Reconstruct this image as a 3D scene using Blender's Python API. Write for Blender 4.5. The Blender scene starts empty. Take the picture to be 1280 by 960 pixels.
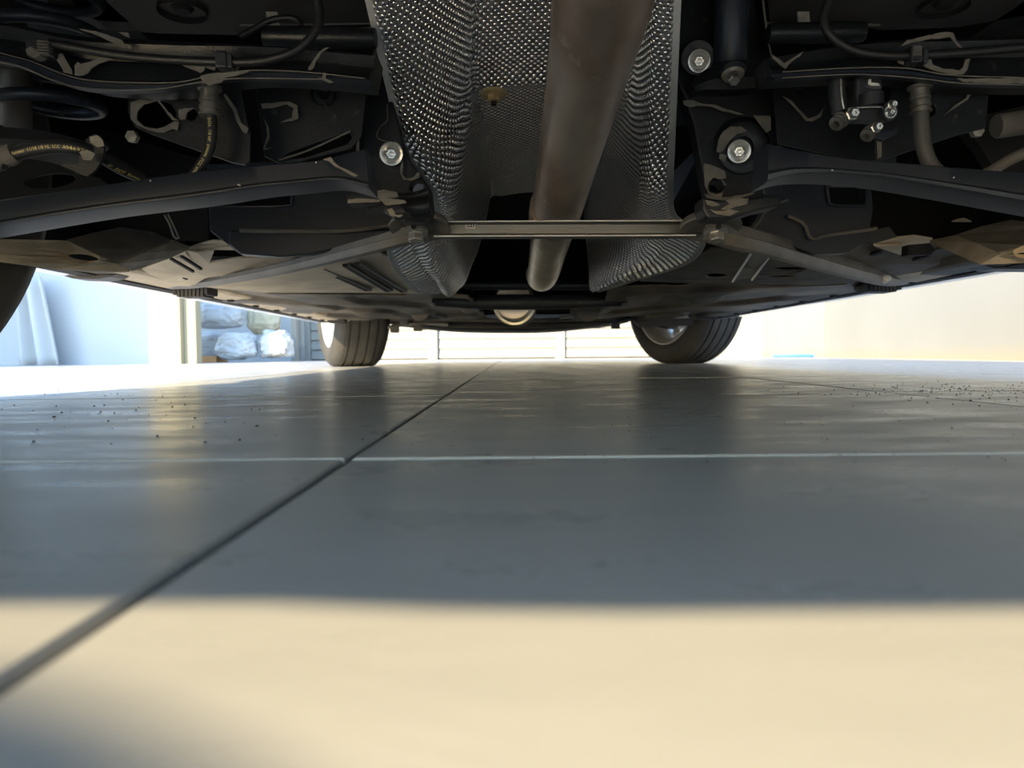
import bpy, bmesh, math, random
from mathutils import Vector, Matrix, noise
from mathutils.geometry import tessellate_polygon
random.seed(7)
SC = bpy.context.scene
COL = SC.collection

# ------------------------------------------------------------------ camera
F = 915.0                      # focal length in pixels of the 1280x960 frame
CAM_H = 0.058
PITCH = math.atan(39 / F); ROLL = 0.009; YAW = 0.0
cam_d = bpy.data.cameras.new('camera'); cam = bpy.data.objects.new('camera', cam_d); COL.objects.link(cam)
cam_d.sensor_width = 36.0; cam_d.lens = F / 1280 * 36.0
cam_d.clip_start = 0.005; cam_d.clip_end = 200
R_CAM = Matrix.Rotation(math.pi / 2 - PITCH, 3, 'X')
R_CAM = Matrix.Rotation(YAW, 3, 'Z') @ R_CAM @ Matrix.Rotation(-ROLL, 3, 'Z')
cam.matrix_world = Matrix.Translation((0, 0, CAM_H)) @ R_CAM.to_4x4()
cam_d.dof.use_dof = True; cam_d.dof.focus_distance = 0.95; cam_d.dof.aperture_fstop = 9.0
SC.camera = cam

# ------------------------------------------------------------------ light
SUN_EL = math.radians(24); SUN_AZ = math.radians(26)
w = bpy.data.worlds.new('sky'); SC.world = w; w.use_nodes = True
wn = w.node_tree.nodes; wl = w.node_tree.links
bg = wn['Background']
sky = wn.new('ShaderNodeTexSky'); sky.sky_type = 'NISHITA'; sky.sun_disc = False
sky.sun_elevation = SUN_EL; sky.sun_rotation = math.pi + SUN_AZ; sky.air_density = 1.6; sky.dust_density = 0.2; sky.ozone_density = 4.0
wl.new(sky.outputs['Color'], bg.inputs['Color']); bg.inputs['Strength'].default_value = 0.6
sd = bpy.data.lights.new('sun', 'SUN'); sun = bpy.data.objects.new('sun', sd); COL.objects.link(sun)
sd.energy = 9.4; sd.angle = 0.012; sd.color = (1.0, 0.78, 0.43)
dv = Vector((math.sin(SUN_AZ) * math.cos(SUN_EL), math.cos(SUN_AZ) * math.cos(SUN_EL), -math.sin(SUN_EL)))
sun.rotation_euler = dv.to_track_quat('-Z', 'Y').to_euler(); sun.location = (-3, -6, 4)
SC.view_settings.view_transform = 'Standard'; SC.view_settings.look = 'None'
SC.view_settings.gamma = 1; SC.view_settings.use_curve_mapping = False
SC.view_settings.exposure = 0.8

# ------------------------------------------------------------------ placement helpers
def ray(px, py):
    d = R_CAM @ Vector(((px - 640) / F, (480 - py) / F, -1.0))
    return d / d.y
def P(px, py, Y):                       # point of the place seen at a pixel, at distance Y
    return Vector((0, 0, CAM_H)) + ray(px, py) * Y
def HP(px, py, H):                      # the same at height H
    d = ray(px, py); s = (H - CAM_H) / d.z
    return Vector((0, 0, CAM_H)) + d * s

# ------------------------------------------------------------------ materials
MATS = {}
def mat(name, base, rough=0.5, metal=0.0, var=None, var_scale=20, bump=0.0, bump_scale=200, dust=None, dust_amt=0.0, dust_scale=30, spec=0.5, rvar=0.0, stretch=(1, 1, 1), coat=0.0, transl=0):
    m = bpy.data.materials.new(name); m.use_nodes = True; nt = m.node_tree; N = nt.nodes; L = nt.links
    b = N['Principled BSDF']; b.inputs['Roughness'].default_value = rough; b.inputs['Metallic'].default_value = metal
    b.inputs['Specular IOR Level'].default_value = spec; b.inputs['Coat Weight'].default_value = coat
    b.inputs['Base Color'].default_value = (*base, 1)
    tc = N.new('ShaderNodeTexCoord'); mp = N.new('ShaderNodeMapping'); mp.inputs['Scale'].default_value = stretch
    L.new(tc.outputs['Object'], mp.inputs['Vector'])
    col = None
    if var:
        n = N.new('ShaderNodeTexNoise'); n.inputs['Scale'].default_value = var_scale; n.inputs['Detail'].default_value = 6
        L.new(mp.outputs[0], n.inputs['Vector'])
        r = N.new('ShaderNodeValToRGB'); r.color_ramp.elements[0].position = .35; r.color_ramp.elements[1].position = .65
        r.color_ramp.elements[0].color = (*base, 1); r.color_ramp.elements[1].color = (*var, 1)
        L.new(n.outputs['Fac'], r.inputs[0]); col = r.outputs[0]
    if dust:
        n = N.new('ShaderNodeTexNoise'); n.inputs['Scale'].default_value = dust_scale; n.inputs['Detail'].default_value = 8; n.inputs['Roughness'].default_value = .7
        L.new(mp.outputs[0], n.inputs['Vector'])
        r = N.new('ShaderNodeValToRGB'); r.color_ramp.elements[0].position = .62 - dust_amt * .35; r.color_ramp.elements[1].position = .78 - dust_amt * .25
        L.new(n.outputs['Fac'], r.inputs[0])
        mx = N.new('ShaderNodeMixRGB'); L.new(r.outputs[0], mx.inputs['Fac'])
        if col: L.new(col, mx.inputs[1])
        else: mx.inputs[1].default_value = (*base, 1)
        mx.inputs[2].default_value = (*dust, 1); col = mx.outputs[0]
    if col: L.new(col, b.inputs['Base Color'])
    if rvar:
        n = N.new('ShaderNodeTexNoise'); n.inputs['Scale'].default_value = var_scale * 1.7; L.new(mp.outputs[0], n.inputs['Vector'])
        mr = N.new('ShaderNodeMapRange'); mr.inputs['To Min'].default_value = rough - rvar; mr.inputs['To Max'].default_value = rough + rvar
        L.new(n.outputs['Fac'], mr.inputs['Value']); L.new(mr.outputs[0], b.inputs['Roughness'])
    if bump:
        n = N.new('ShaderNodeTexNoise'); n.inputs['Scale'].default_value = bump_scale; n.inputs['Detail'].default_value = 4
        L.new(mp.outputs[0], n.inputs['Vector'])
        bp = N.new('ShaderNodeBump'); bp.inputs['Strength'].default_value = bump; bp.inputs['Distance'].default_value = .001
        L.new(n.outputs['Fac'], bp.inputs['Height']); L.new(bp.outputs[0], b.inputs['Normal'])
    MATS[name] = m; return m

M_BLACK = mat('black_paint', (.009, .011, .014), .45, spec=.35, var=(.017, .019, .022), var_scale=9, bump=.35, bump_scale=420, dust=(.10, .095, .08), dust_amt=.05, dust_scale=60, rvar=.1)
M_BLACKB = mat('satin_black_steel', (.014, .019, .030), .42, spec=.4, var=(.018, .024, .035), var_scale=6, bump=.2, bump_scale=500, dust=(.11, .105, .09), dust_amt=.0, dust_scale=90)
M_PLASTIC = mat('black_plastic', (.018, .020, .024), .5, var=(.03, .032, .036), var_scale=12, bump=.3, bump_scale=600)
M_VOID = mat('dark_underseal', (.006, .006, .007), .8, var=(.011, .011, .011), var_scale=8, bump=.4, bump_scale=90)
M_PAN = mat('floor_pan_sealer', (.05, .047, .042), .7, var=(.03, .028, .025), var_scale=7, bump=.4, bump_scale=120)
M_WAX_GLINT = mat('peeling_wax_glint', (.20, .185, .155), .55, var=(.13, .12, .10), var_scale=60, bump=.6, bump_scale=500)  # peeled wax colour; also paints highlight lines along lips and flanges
M_TAN = mat('dusty_bounce_tan', (.68, .58, .43), .75, var=(.52, .43, .31), var_scale=14, bump=.5, bump_scale=350, dust=(.09, .07, .05), dust_amt=-.05, dust_scale=120)  # beige dust, lightened to carry bounce light from the sunlit floor
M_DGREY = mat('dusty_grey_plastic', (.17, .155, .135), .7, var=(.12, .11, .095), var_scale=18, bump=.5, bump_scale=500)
M_MID = mat('dusty_lit_plate', (.34, .29, .22), .75, var=(.25, .21, .155), var_scale=30, bump=.5, bump_scale=400)  # dusty plate, paler copy that paints the lit halves of the covers
M_AERO = mat('dark_aero_cover', (.022, .019, .015), .55, var=(.20, .16, .11), var_scale=6.5, bump=.5, bump_scale=60, stretch=(1, .6, 1))
M_BRACE = mat('dusty_grey_brace', (.19, .18, .16), .5, metal=.15, var=(.14, .13, .115), var_scale=25, bump=.3, bump_scale=400)
M_BARST = mat('zinc_bar', (.20, .20, .19), .42, metal=.6, var=(.15, .15, .14), var_scale=30, bump=.3, bump_scale=500, stretch=(.2, 1, 1))
M_EDGE = mat('edge_glint', (.85, .84, .80), .35, metal=.2)  # white and hardly metallic: edge reflections put into the colour
M_BOLT = mat('zinc_steel', (.62, .60, .56), .33, metal=.85, var=(.45, .44, .41), var_scale=120, bump=.3, bump_scale=600)
M_GOLD = mat('yellow_zinc', (.62, .50, .27), .42, metal=.6, var=(.5, .38, .2), var_scale=90)
M_CLIP = mat('beige_clip', (.42, .40, .34), .5, metal=.3, var=(.3, .28, .24), var_scale=90)
M_RUBBER = mat('tyre_rubber', (.035, .033, .031), .62, var=(.055, .052, .047), var_scale=14, bump=.4, bump_scale=160)
M_HOSE = mat('hose_rubber', (.014, .014, .015), .5, bump=.4, bump_scale=900)
M_HOSEG = mat('grey_hose_rubber', (.085, .08, .07), .55, bump=.4, bump_scale=900)
M_TEXT = mat('yellow_print', (.78, .62, .20), .5)
M_RIM = mat('alloy', (.72, .71, .68), .3, metal=.7)
M_CARP = mat('car_paint', (.55, .56, .58), .25, coat=.8)
M_GLASS = mat('dark_glass', (.02, .022, .025), .05)
M_LABEL = mat('label_white', (.75, .74, .68), .5)
M_INK = mat('label_ink', (.03, .03, .03), .6)
M_LAMP = mat('red_lens', (.45, .02, .02), .15)
M_DOORP = mat('white_door', (.26, .26, .24), .5, var=(.24, .24, .22), var_scale=3)
M_BAG = mat('white_sack', (.50, .52, .53), .42, var=(.44, .48, .52), var_scale=4, bump=.6, bump_scale=40)
M_BAGY = mat('cream_sack', (.52, .48, .36), .45, var=(.47, .44, .33), var_scale=4, bump=.6, bump_scale=40)
M_CARD = mat('cardboard', (.62, .36, .15), .8, var=(.5, .28, .12), var_scale=9)
M_GREY = mat('grey_plastic', (.22, .22, .22), .6)
M_BLUE = mat('blue_hose', (.06, .20, .75), .4)
M_WALLB = mat('shade_blue_wall', (.50, .52, .54), .8, var=(.46, .48, .50), var_scale=1.2, bump=.2, bump_scale=60)  # bluish tint puts the left wall's shade into its colour
M_WALLC = mat('cream_wall', (.34, .31, .22), .8, var=(.31, .285, .20), var_scale=1.5, bump=.2, bump_scale=60)
M_GROUT = mat('grout', (.09, .08, .065), .9, bump=.6, bump_scale=300)

def exhaust_mat():
    m = mat('heat_stained_exhaust', (.66, .56, .46), .42, metal=.9, var=(.36, .25, .18), var_scale=11, bump=.12, bump_scale=300, stretch=(1, .5, 1), rvar=.09, dust=(.70, .65, .57), dust_amt=.1, dust_scale=40)
    return m
M_EXH = exhaust_mat()
M_EXHB = mat('bright_exhaust', (.70, .61, .45), .3, metal=.95, var=(.55, .46, .33), var_scale=30, bump=.15, bump_scale=500)

def wall_mat():
    m = mat('white_wall', (.31, .31, .295), .85, var=(.285, .285, .27), var_scale=1.3, bump=.25, bump_scale=80)
    nt = m.node_tree; N = nt.nodes; L = nt.links; b = N['Principled BSDF']
    g = N.new('ShaderNodeNewGeometry'); s = N.new('ShaderNodeSeparateXYZ'); L.new(g.outputs['Position'], s.inputs[0])
    n = N.new('ShaderNodeTexNoise'); n.inputs['Scale'].default_value = 5; L.new(g.outputs['Position'], n.inputs['Vector'])
    a = N.new('ShaderNodeMath'); a.operation = 'MULTIPLY_ADD'; a.inputs[1].default_value = -.08; L.new(n.outputs['Fac'], a.inputs[0]); L.new(s.outputs['Z'], a.inputs[2])
    r = N.new('ShaderNodeMapRange'); r.inputs['From Min'].default_value = -.03; r.inputs['From Max'].default_value = .04; r.inputs['To Min'].default_value = .4; r.inputs['To Max'].default_value = 0
    L.new(a.outputs[0], r.inputs['Value'])
    mx = N.new('ShaderNodeMixRGB'); L.new(r.outputs[0], mx.inputs['Fac'])
    src = b.inputs['Base Color'].links[0].from_socket; L.new(src, mx.inputs[1]); mx.inputs[2].default_value = (.36, .30, .17, 1)
    L.new(mx.outputs[0], b.inputs['Base Color'])
    return m
M_WALL = wall_mat()

def tile_mat():
    m = bpy.data.materials.new('porcelain_tile'); m.use_nodes = True; nt = m.node_tree; N = nt.nodes; L = nt.links
    b = N['Principled BSDF']; g = N.new('ShaderNodeNewGeometry')
    mp = N.new('ShaderNodeMapping'); mp.inputs['Scale'].default_value = (1, 2.4, 1); L.new(g.outputs['Position'], mp.inputs['Vector'])
    n = N.new('ShaderNodeTexNoise'); n.inputs['Scale'].default_value = 3.5; n.inputs['Detail'].default_value = 10; n.inputs['Roughness'].default_value = .65
    L.new(mp.outputs[0], n.inputs['Vector'])
    r = N.new('ShaderNodeValToRGB'); r.color_ramp.elements[0].position = .3; r.color_ramp.elements[1].position = .7
    r.color_ramp.elements[0].color = (.34, .345, .36, 1); r.color_ramp.elements[1].color = (.415, .42, .44, 1)
    L.new(n.outputs['Fac'], r.inputs[0])
    oi = N.new('ShaderNodeObjectInfo'); hs = N.new('ShaderNodeHueSaturation')
    mr = N.new('ShaderNodeMapRange'); mr.inputs['To Min'].default_value = .93; mr.inputs['To Max'].default_value = 1.07
    L.new(oi.outputs['Random'], mr.inputs['Value']); L.new(mr.outputs[0], hs.inputs['Value']); L.new(r.outputs[0], hs.inputs['Color'])
    L.new(hs.outputs[0], b.inputs['Base Color'])
    n2 = N.new('ShaderNodeTexNoise'); n2.inputs['Scale'].default_value = 9; n2.inputs['Detail'].default_value = 8; L.new(mp.outputs[0], n2.inputs['Vector'])
    m2 = N.new('ShaderNodeMapRange'); m2.inputs['From Min'].default_value = .3; m2.inputs['From Max'].default_value = .7; m2.inputs['To Min'].default_value = .24; m2.inputs['To Max'].default_value = .38
    L.new(n2.outputs['Fac'], m2.inputs['Value']); L.new(m2.outputs[0], b.inputs['Roughness'])
    n3 = N.new('ShaderNodeTexNoise'); n3.inputs['Scale'].default_value = 120; n3.inputs['Detail'].default_value = 5; L.new(mp.outputs[0], n3.inputs['Vector'])
    bp = N.new('ShaderNodeBump'); bp.inputs['Strength'].default_value = .12; bp.inputs['Distance'].default_value = .0008
    L.new(n3.outputs['Fac'], bp.inputs['Height']); L.new(bp.outputs[0], b.inputs['Normal'])
    b.inputs['Specular IOR Level'].default_value = .5
    return m
M_TILE = tile_mat()

def shield_mat(name, pitch, rings=False):
    m = bpy.data.materials.new(name); m.use_nodes = True; nt = m.node_tree; N = nt.nodes; L = nt.links
    b = N['Principled BSDF']; b.inputs['Metallic'].default_value = .95; b.inputs['Roughness'].default_value = .27
    uv = N.new('ShaderNodeUVMap'); uv.uv_map = 'UVMap'
    mp = N.new('ShaderNodeMapping'); mp.inputs['Rotation'].default_value = (0, 0, math.radians(45)); mp.inputs['Scale'].default_value = (1 / pitch,) * 3
    L.new(uv.outputs[0], mp.inputs['Vector'])
    fr = N.new('ShaderNodeVectorMath'); fr.operation = 'FRACTION'; L.new(mp.outputs[0], fr.inputs[0])
    sb = N.new('ShaderNodeVectorMath'); sb.operation = 'SUBTRACT'; sb.inputs[1].default_value = (.5, .5, 0); L.new(fr.outputs[0], sb.inputs[0])
    s = N.new('ShaderNodeSeparateXYZ'); L.new(sb.outputs[0], s.inputs[0]); c = N.new('ShaderNodeCombineXYZ'); L.new(s.outputs[0], c.inputs[0]); L.new(s.outputs[1], c.inputs[1])
    ln = N.new('ShaderNodeVectorMath'); ln.operation = 'LENGTH'; L.new(c.outputs[0], ln.inputs[0])
    mr = N.new('ShaderNodeMapRange'); mr.interpolation_type = 'SMOOTHSTEP'; mr.inputs['From Min'].default_value = .46; mr.inputs['From Max'].default_value = .34; mr.inputs['To Min'].default_value = 0; mr.inputs['To Max'].default_value = 1
    L.new(ln.outputs['Value'], mr.inputs['Value'])
    dq = N.new('ShaderNodeMath'); dq.operation = 'DIVIDE'; dq.inputs[1].default_value = .46; L.new(ln.outputs['Value'], dq.inputs[0])
    d2 = N.new('ShaderNodeMath'); d2.operation = 'POWER'; d2.inputs[1].default_value = 2; L.new(dq.outputs[0], d2.inputs[0])
    d3 = N.new('ShaderNodeMath'); d3.operation = 'SUBTRACT'; d3.use_clamp = True; d3.inputs[0].default_value = 1; L.new(d2.outputs[0], d3.inputs[1])
    dome = N.new('ShaderNodeMath'); dome.operation = 'POWER'; dome.inputs[1].default_value = .6; L.new(d3.outputs[0], dome.inputs[0])
    at = N.new('ShaderNodeAttribute'); at.attribute_name = 'rim'
    mk = N.new('ShaderNodeMath'); mk.operation = 'MULTIPLY'; L.new(mr.outputs[0], mk.inputs[0]); L.new(at.outputs['Fac'], mk.inputs[1])
    dm = N.new('ShaderNodeMath'); dm.operation = 'MULTIPLY'; L.new(dome.outputs[0], dm.inputs[0]); L.new(at.outputs['Fac'], dm.inputs[1])
    bp = N.new('ShaderNodeBump'); bp.inputs['Strength'].default_value = 1; bp.inputs['Distance'].default_value = .0032; bp.inputs['Filter Width'].default_value = .1
    L.new(dm.outputs[0], bp.inputs['Height']); L.new(bp.outputs[0], b.inputs['Normal'])
    # highlights put into the colour: bright embossed domes, duller and darker film between
    mx = N.new('ShaderNodeMixRGB'); mx.inputs[1].default_value = (.24, .24, .245, 1); mx.inputs[2].default_value = (1, .99, .97, 1)
    L.new(mk.outputs[0], mx.inputs['Fac']); 
    mx2 = N.new('ShaderNodeMixRGB'); mx2.inputs[1].default_value = (.55, .55, .54, 1); L.new(at.outputs['Fac'], mx2.inputs['Fac']); L.new(mx.outputs[0], mx2.inputs[2])
    L.new(mx2.outputs[0], b.inputs['Base Color'])
    rr = N.new('ShaderNodeMapRange'); rr.inputs['To Min'].default_value = .45; rr.inputs['To Max'].default_value = .26; L.new(mk.outputs[0], rr.inputs['Value']); L.new(rr.outputs[0], b.inputs['Roughness'])
    return m
M_SHIELD = shield_mat('dimpled_aluminium', 1.0)

# ------------------------------------------------------------------ object helpers
ORG = {}
def add(name, verts, faces, m, parent=None, smooth=False, bevel=0, label=None, sub=0, origin=None):
    vs = [Vector(v) for v in verts]
    if origin is None:
        lo = Vector((min(v.x for v in vs), min(v.y for v in vs), min(v.z for v in vs)))
        hi = Vector((max(v.x for v in vs), max(v.y for v in vs), max(v.z for v in vs)))
        c = (lo + hi) / 2
        if parent is None: c.z = lo.z
    else: c = Vector(origin)
    me = bpy.data.meshes.new(name); me.from_pydata([tuple(v - c) for v in vs], [], faces); me.update()
    bm = bmesh.new(); bm.from_mesh(me); bmesh.ops.remove_doubles(bm, verts=bm.verts, dist=1e-6)
    bmesh.ops.recalc_face_normals(bm, faces=bm.faces); bm.to_mesh(me); bm.free()
    if smooth:
        for p in me.polygons: p.use_smooth = True
        try: me.set_sharp_from_angle(angle=math.radians(38))
        except Exception: pass
    me.materials.append(m)
    o = bpy.data.objects.new(name, me); COL.objects.link(o)
    po = Vector((0, 0, 0))
    if parent is not None: o.parent = parent; po = ORG[parent.name]
    o.location = c - po; ORG[o.name] = c
    if bevel:
        md = o.modifiers.new('bevel', 'BEVEL'); md.width = bevel; md.segments = 2; md.limit_method = 'ANGLE'; md.angle_limit = math.radians(35)
    if sub:
        md = o.modifiers.new('sub', 'SUBSURF'); md.levels = sub; md.render_levels = sub
    if label: o['label'] = label
    return o
def empty(name, loc, parent=None):
    o = bpy.data.objects.new(name, None); COL.objects.link(o); o.empty_display_size = .1
    po = Vector((0, 0, 0))
    if parent is not None: o.parent = parent; po = ORG[parent.name]
    o.location = Vector(loc) - po; ORG[o.name] = Vector(loc); return o
def tag(o, label, cat, group=None, kind=None):
    o['label'] = label; o['category'] = cat
    if group: o['group'] = group
    if kind: o['kind'] = kind
    return o
class G:                                  # geometry accumulator
    def __init__(s): s.v = []; s.f = []
    def add(s, v, f):
        n = len(s.v); s.v += [Vector(a) for a in v]; s.f += [tuple(i + n for i in a) for a in f]; return s
    def put(s, name, m, parent=None, **k): return add(name, s.v, s.f, m, parent, **k)

def _v(p, mode, val):
    if len(p) == 3: return P(*p) if mode == 'Y' else HP(*p)
    return P(p[0], p[1], val) if mode == 'Y' else HP(p[0], p[1], val)
def plate_geo(pts, val=None, t=.003, mode='Y', holes=(), ext=None, rough=0):
    loops = [list(pts)] + [list(h) for h in holes]
    if rough:
        q = []
        L0 = loops[0]
        for i, a in enumerate(L0):
            b = L0[(i + 1) % len(L0)]; n = max(1, int(math.hypot(b[0] - a[0], b[1] - a[1]) / 5))
            for k in range(n):
                u = k / n; jit = rough if k else rough * .3
                c = [a[j] + (b[j] - a[j]) * u for j in range(len(a))]
                c[0] += random.uniform(-jit, jit); c[1] += random.uniform(-jit, jit); q.append(tuple(c))
        loops[0] = q
    flat = [p for l in loops for p in l]
    tris = tessellate_polygon([[Vector((p[0], p[1], 0)) for p in l] for l in loops])
    e = Vector(ext) if ext else (Vector((0, t, 0)) if mode == 'Y' else Vector((0, 0, t)))
    fr = [_v(p, mode, val) for p in flat]; n = len(fr)
    v = fr + [a + e for a in fr]
    f = [tuple(x) for x in tris] + [tuple(reversed([i + n for i in x])) for x in tris]
    k = 0
    for l in loops:
        for i in range(len(l)):
            a = k + i; b = k + (i + 1) % len(l); f.append((a, b, b + n, a + n))
        k += len(l)
    return v, f
def plate(name, pts, val, t, m, parent, mode='Y', holes=(), bevel=.0008, label=None, ext=None, rough=0):
    v, f = plate_geo(pts, val, t, mode, holes, ext, rough); return add(name, v, f, m, parent, bevel=bevel, label=label)
def ell(cx, cy, rx, ry, n=24, rot=0):
    out = []
    for i in range(n):
        a = 2 * math.pi * i / n; x = rx * math.cos(a); y = ry * math.sin(a)
        out.append((cx + x * math.cos(rot) - y * math.sin(rot), cy + x * math.sin(rot) + y * math.cos(rot)))
    return out
def cr(pts, n):                            # Catmull-Rom resample of tuples to n samples
    pts = [Vector(p) for p in pts]; k = len(pts)
    if k == 2: return [pts[0].lerp(pts[1], i / (n - 1)) for i in range(n)]
    d = [0]
    for i in range(1, k): d.append(d[-1] + (pts[i] - pts[i - 1]).length)
    out = []
    for s in range(n):
        x = d[-1] * s / (n - 1); i = 0
        while i < k - 2 and x > d[i + 1]: i += 1
        u = (x - d[i]) / max(1e-9, d[i + 1] - d[i])
        p0 = pts[max(0, i - 1)]; p1 = pts[i]; p2 = pts[i + 1]; p3 = pts[min(k - 1, i + 2)]
        out.append(.5 * ((2 * p1) + (p2 - p0) * u + (2 * p0 - 5 * p1 + 4 * p2 - p3) * u * u + (-p0 + 3 * p1 - 3 * p2 + p3) * u ** 3))
    return out
ARM = [(0, .034), (0, .008), (.05, .002), (.14, 0), (.5, -.004), (.86, 0), (.95, .002), (1, .008), (1, .034)]
def ribbon(name, top, bot, Y, m, parent, prof=ARM, n=40, label=None, bevel=0, smooth=True):
    tp = [P(p[0], p[1], p[2] if len(p) > 2 else Y) for p in top]; bt = [P(p[0], p[1], p[2] if len(p) > 2 else Y) for p in bot]
    tp = cr(tp, n); bt = cr(bt, n); k = len(prof); v = []; f = []
    for a, b in zip(tp, bt):
        for u, d in prof: v.append(a.lerp(b, u) + Vector((0, d, 0)))
    for i in range(n - 1):
        for j in range(k):
            j2 = (j + 1) % k; f.append((i * k + j, i * k + j2, (i + 1) * k + j2, (i + 1) * k + j))
    f.append(tuple(range(k))); f.append(tuple((n - 1) * k + j for j in reversed(range(k))))
    return add(name, v, f, m, parent, smooth=smooth, label=label, bevel=bevel)
def tube_geo(path, r, n=40, seg=12, closed=False, resample=True):
    pts = cr(path, n) if resample else [Vector(p) for p in path]; n = len(pts)
    rr = r if callable(r) else (lambda u: r)
    v = []; f = []
    t0 = (pts[1] - pts[0]).normalized(); up = Vector((0, 0, 1)) if abs(t0.z) < .9 else Vector((1, 0, 0))
    nx = t0.cross(up).normalized()
    for i, p in enumerate(pts):
        t = (pts[min(n - 1, i + 1)] - pts[max(0, i - 1)]).normalized()
        nx = (nx - t * nx.dot(t)).normalized(); ny = t.cross(nx); R = rr(i / (n - 1))
        for s in range(seg):
            a = 2 * math.pi * s / seg; v.append(p + nx * (R * math.cos(a)) + ny * (R * math.sin(a)))
    for i in range(n - 1):
        for s in range(seg):
            s2 = (s + 1) % seg; f.append((i * seg + s, i * seg + s2, (i + 1) * seg + s2, (i + 1) * seg + s))
    f.append(tuple(reversed(range(seg)))); f.append(tuple((n - 1) * seg + s for s in range(seg)))
    return v, f
def tube(name, path, r, m, parent, n=40, seg=12, label=None, resample=True):
    v, f = tube_geo(path, r, n, seg, resample=resample); return add(name, v, f, m, parent, smooth=True, label=label)
def lathe_geo(prof, c, axis, seg=32, star=None):      # prof: (radius, along axis)
    ax = Vector(axis).normalized(); up = Vector((0, 0, 1)) if abs(ax.z) < .9 else Vector((1, 0, 0))
    nx = ax.cross(up).normalized(); ny = ax.cross(nx); c = Vector(c); v = []; f = []; k = len(prof)
    for s in range(seg):
        a = 2 * math.pi * s / seg
        for r, h in prof:
            if star: r = r * (1 + star[1] * math.cos(star[0] * a))
            v.append(c + ax * h + nx * (r * math.cos(a)) + ny * (r * math.sin(a)))
    for s in range(seg):
        s2 = (s + 1) % seg
        for j in range(k - 1): f.append((s * k + j, s2 * k + j, s2 * k + j + 1, s * k + j + 1))
    return v, f
def lathe(name, prof, c, axis, m, parent, seg=32, label=None, star=None, smooth=True):
    v, f = lathe_geo(prof, c, axis, seg, star); return add(name, v, f, m, parent, smooth=smooth, label=label)
def box_geo(lo, hi):
    x0, y0, z0 = lo; x1, y1, z1 = hi
    return [(x0, y0, z0), (x1, y0, z0), (x1, y1, z0), (x0, y1, z0), (x0, y0, z1), (x1, y0, z1), (x1, y1, z1), (x0, y1, z1)], \
        [(0, 3, 2, 1), (4, 5, 6, 7), (0, 1, 5, 4), (1, 2, 6, 5), (2, 3, 7, 6), (3, 0, 4, 7)]
def box(name, lo, hi, m, parent=None, bevel=0, label=None):
    v, f = box_geo(lo, hi); return add(name, v, f, m, parent, bevel=bevel, label=label)

# ================================================================== STRUCTURE
TS = .6; TX0 = -.092; TY0 = .405; GAP = .004
floor = empty('floor', (0, 0, 0)); floor['kind'] = 'structure'
floor['label'] = 'grey matte porcelain tile floor with dark recessed joints'; 
v, f = box_geo((-6, -7, -.06), (6, 9.5, -.0035)); add('grout_bed', v, f, M_GROUT, floor)
def tile_mesh():
    h = TS / 2 - GAP / 2; b = .0012
    v = [(-h, -h, -.03), (h, -h, -.03), (h, h, -.03), (-h, h, -.03), (-h, -h, -b), (h, -h, -b), (h, h, -b), (-h, h, -b),
         (-h + b, -h + b, 0), (h - b, -h + b, 0), (h - b, h - b, 0), (-h + b, h - b, 0)]
    f = [(0, 1, 5, 4), (1, 2, 6, 5), (2, 3, 7, 6), (3, 0, 4, 7), (4, 5, 9, 8), (5, 6, 10, 9), (6, 7, 11, 10), (7, 4, 8, 11), (8, 9, 10, 11), (3, 2, 1, 0)]
    me = bpy.data.meshes.new('tile'); me.from_pydata(v, [], f); me.materials.append(M_TILE); return me
TM = tile_mesh(); far = G()
for j in range(-12, 15):
    for i in range(-9, 9):
        cx = TX0 + TS * (i + .5); cy = TY0 + TS * (j - .5)
        if not (-6 < cx < 6 and -7 < cy < 9.3): continue
        lip = random.uniform(-.0006, .0002)
        if -1 <= j <= 7 and abs(cx) < .75 * max(cy, .3) + .9 and abs(cx) < 3.9:
            o = bpy.data.objects.new('tile', TM); COL.objects.link(o); o.parent = floor; o.location = (cx, cy, lip)
            o.rotation_euler = (random.uniform(-.0004, .0004), random.uniform(-.0004, .0004), random.choice((0, 1, 2, 3)) * math.pi / 2)
        else:
            far.add([(a.co.x + cx, a.co.y + cy, a.co.z + lip) for a in TM.vertices], [tuple(p.vertices) for p in TM.polygons])
o = far.put('tile_field', M_TILE, floor); o['kind'] = 'stuff'

def wall(name, lo, hi, m=M_WALL, bevel=0):
    o = box(name, lo, hi, m, None, bevel); o['kind'] = 'structure'; return o
# far wall with door sections
YF = 7.15
o = wall('wall_far', (-5.2, YF + .12, -.02), (3.6, YF + .3, 2.6), M_WALL)
door = empty('door_1', (0, YF, 0)); door['kind'] = 'structure'
def pxX(px, Y): return P(px, 441, Y).x
posts = [pxX(541, YF), pxX(700, YF), pxX(541, YF) - 1.24, pxX(700, YF) + 1.24]
for x in posts:
    box('post', (x - .048, YF - .02, .0), (x + .048, YF + .10, 2.4), M_DOORP, door, .006)
xs = sorted(posts)
for a, b in zip([xs[0] - 1.2] + xs, xs + [xs[-1] + .5]):
    z = .012
    while z < 2.35:
        hh = .088
        v = [(a + .05, YF + .02, z), (b - .05, YF + .02, z), (b - .05, YF + .035, z + hh), (a + .05, YF + .035, z + hh),
             (a + .05, YF + .09, z), (b - .05, YF + .09, z), (b - .05, YF + .09, z + hh), (a + .05, YF + .09, z + hh)]
        add('slat', v, [(0, 1, 2, 3), (4, 7, 6, 5), (0, 4, 5, 1), (3, 2, 6, 7), (0, 3, 7, 4), (1, 5, 6, 2)], M_DOORP, door)
        z += .094
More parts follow.
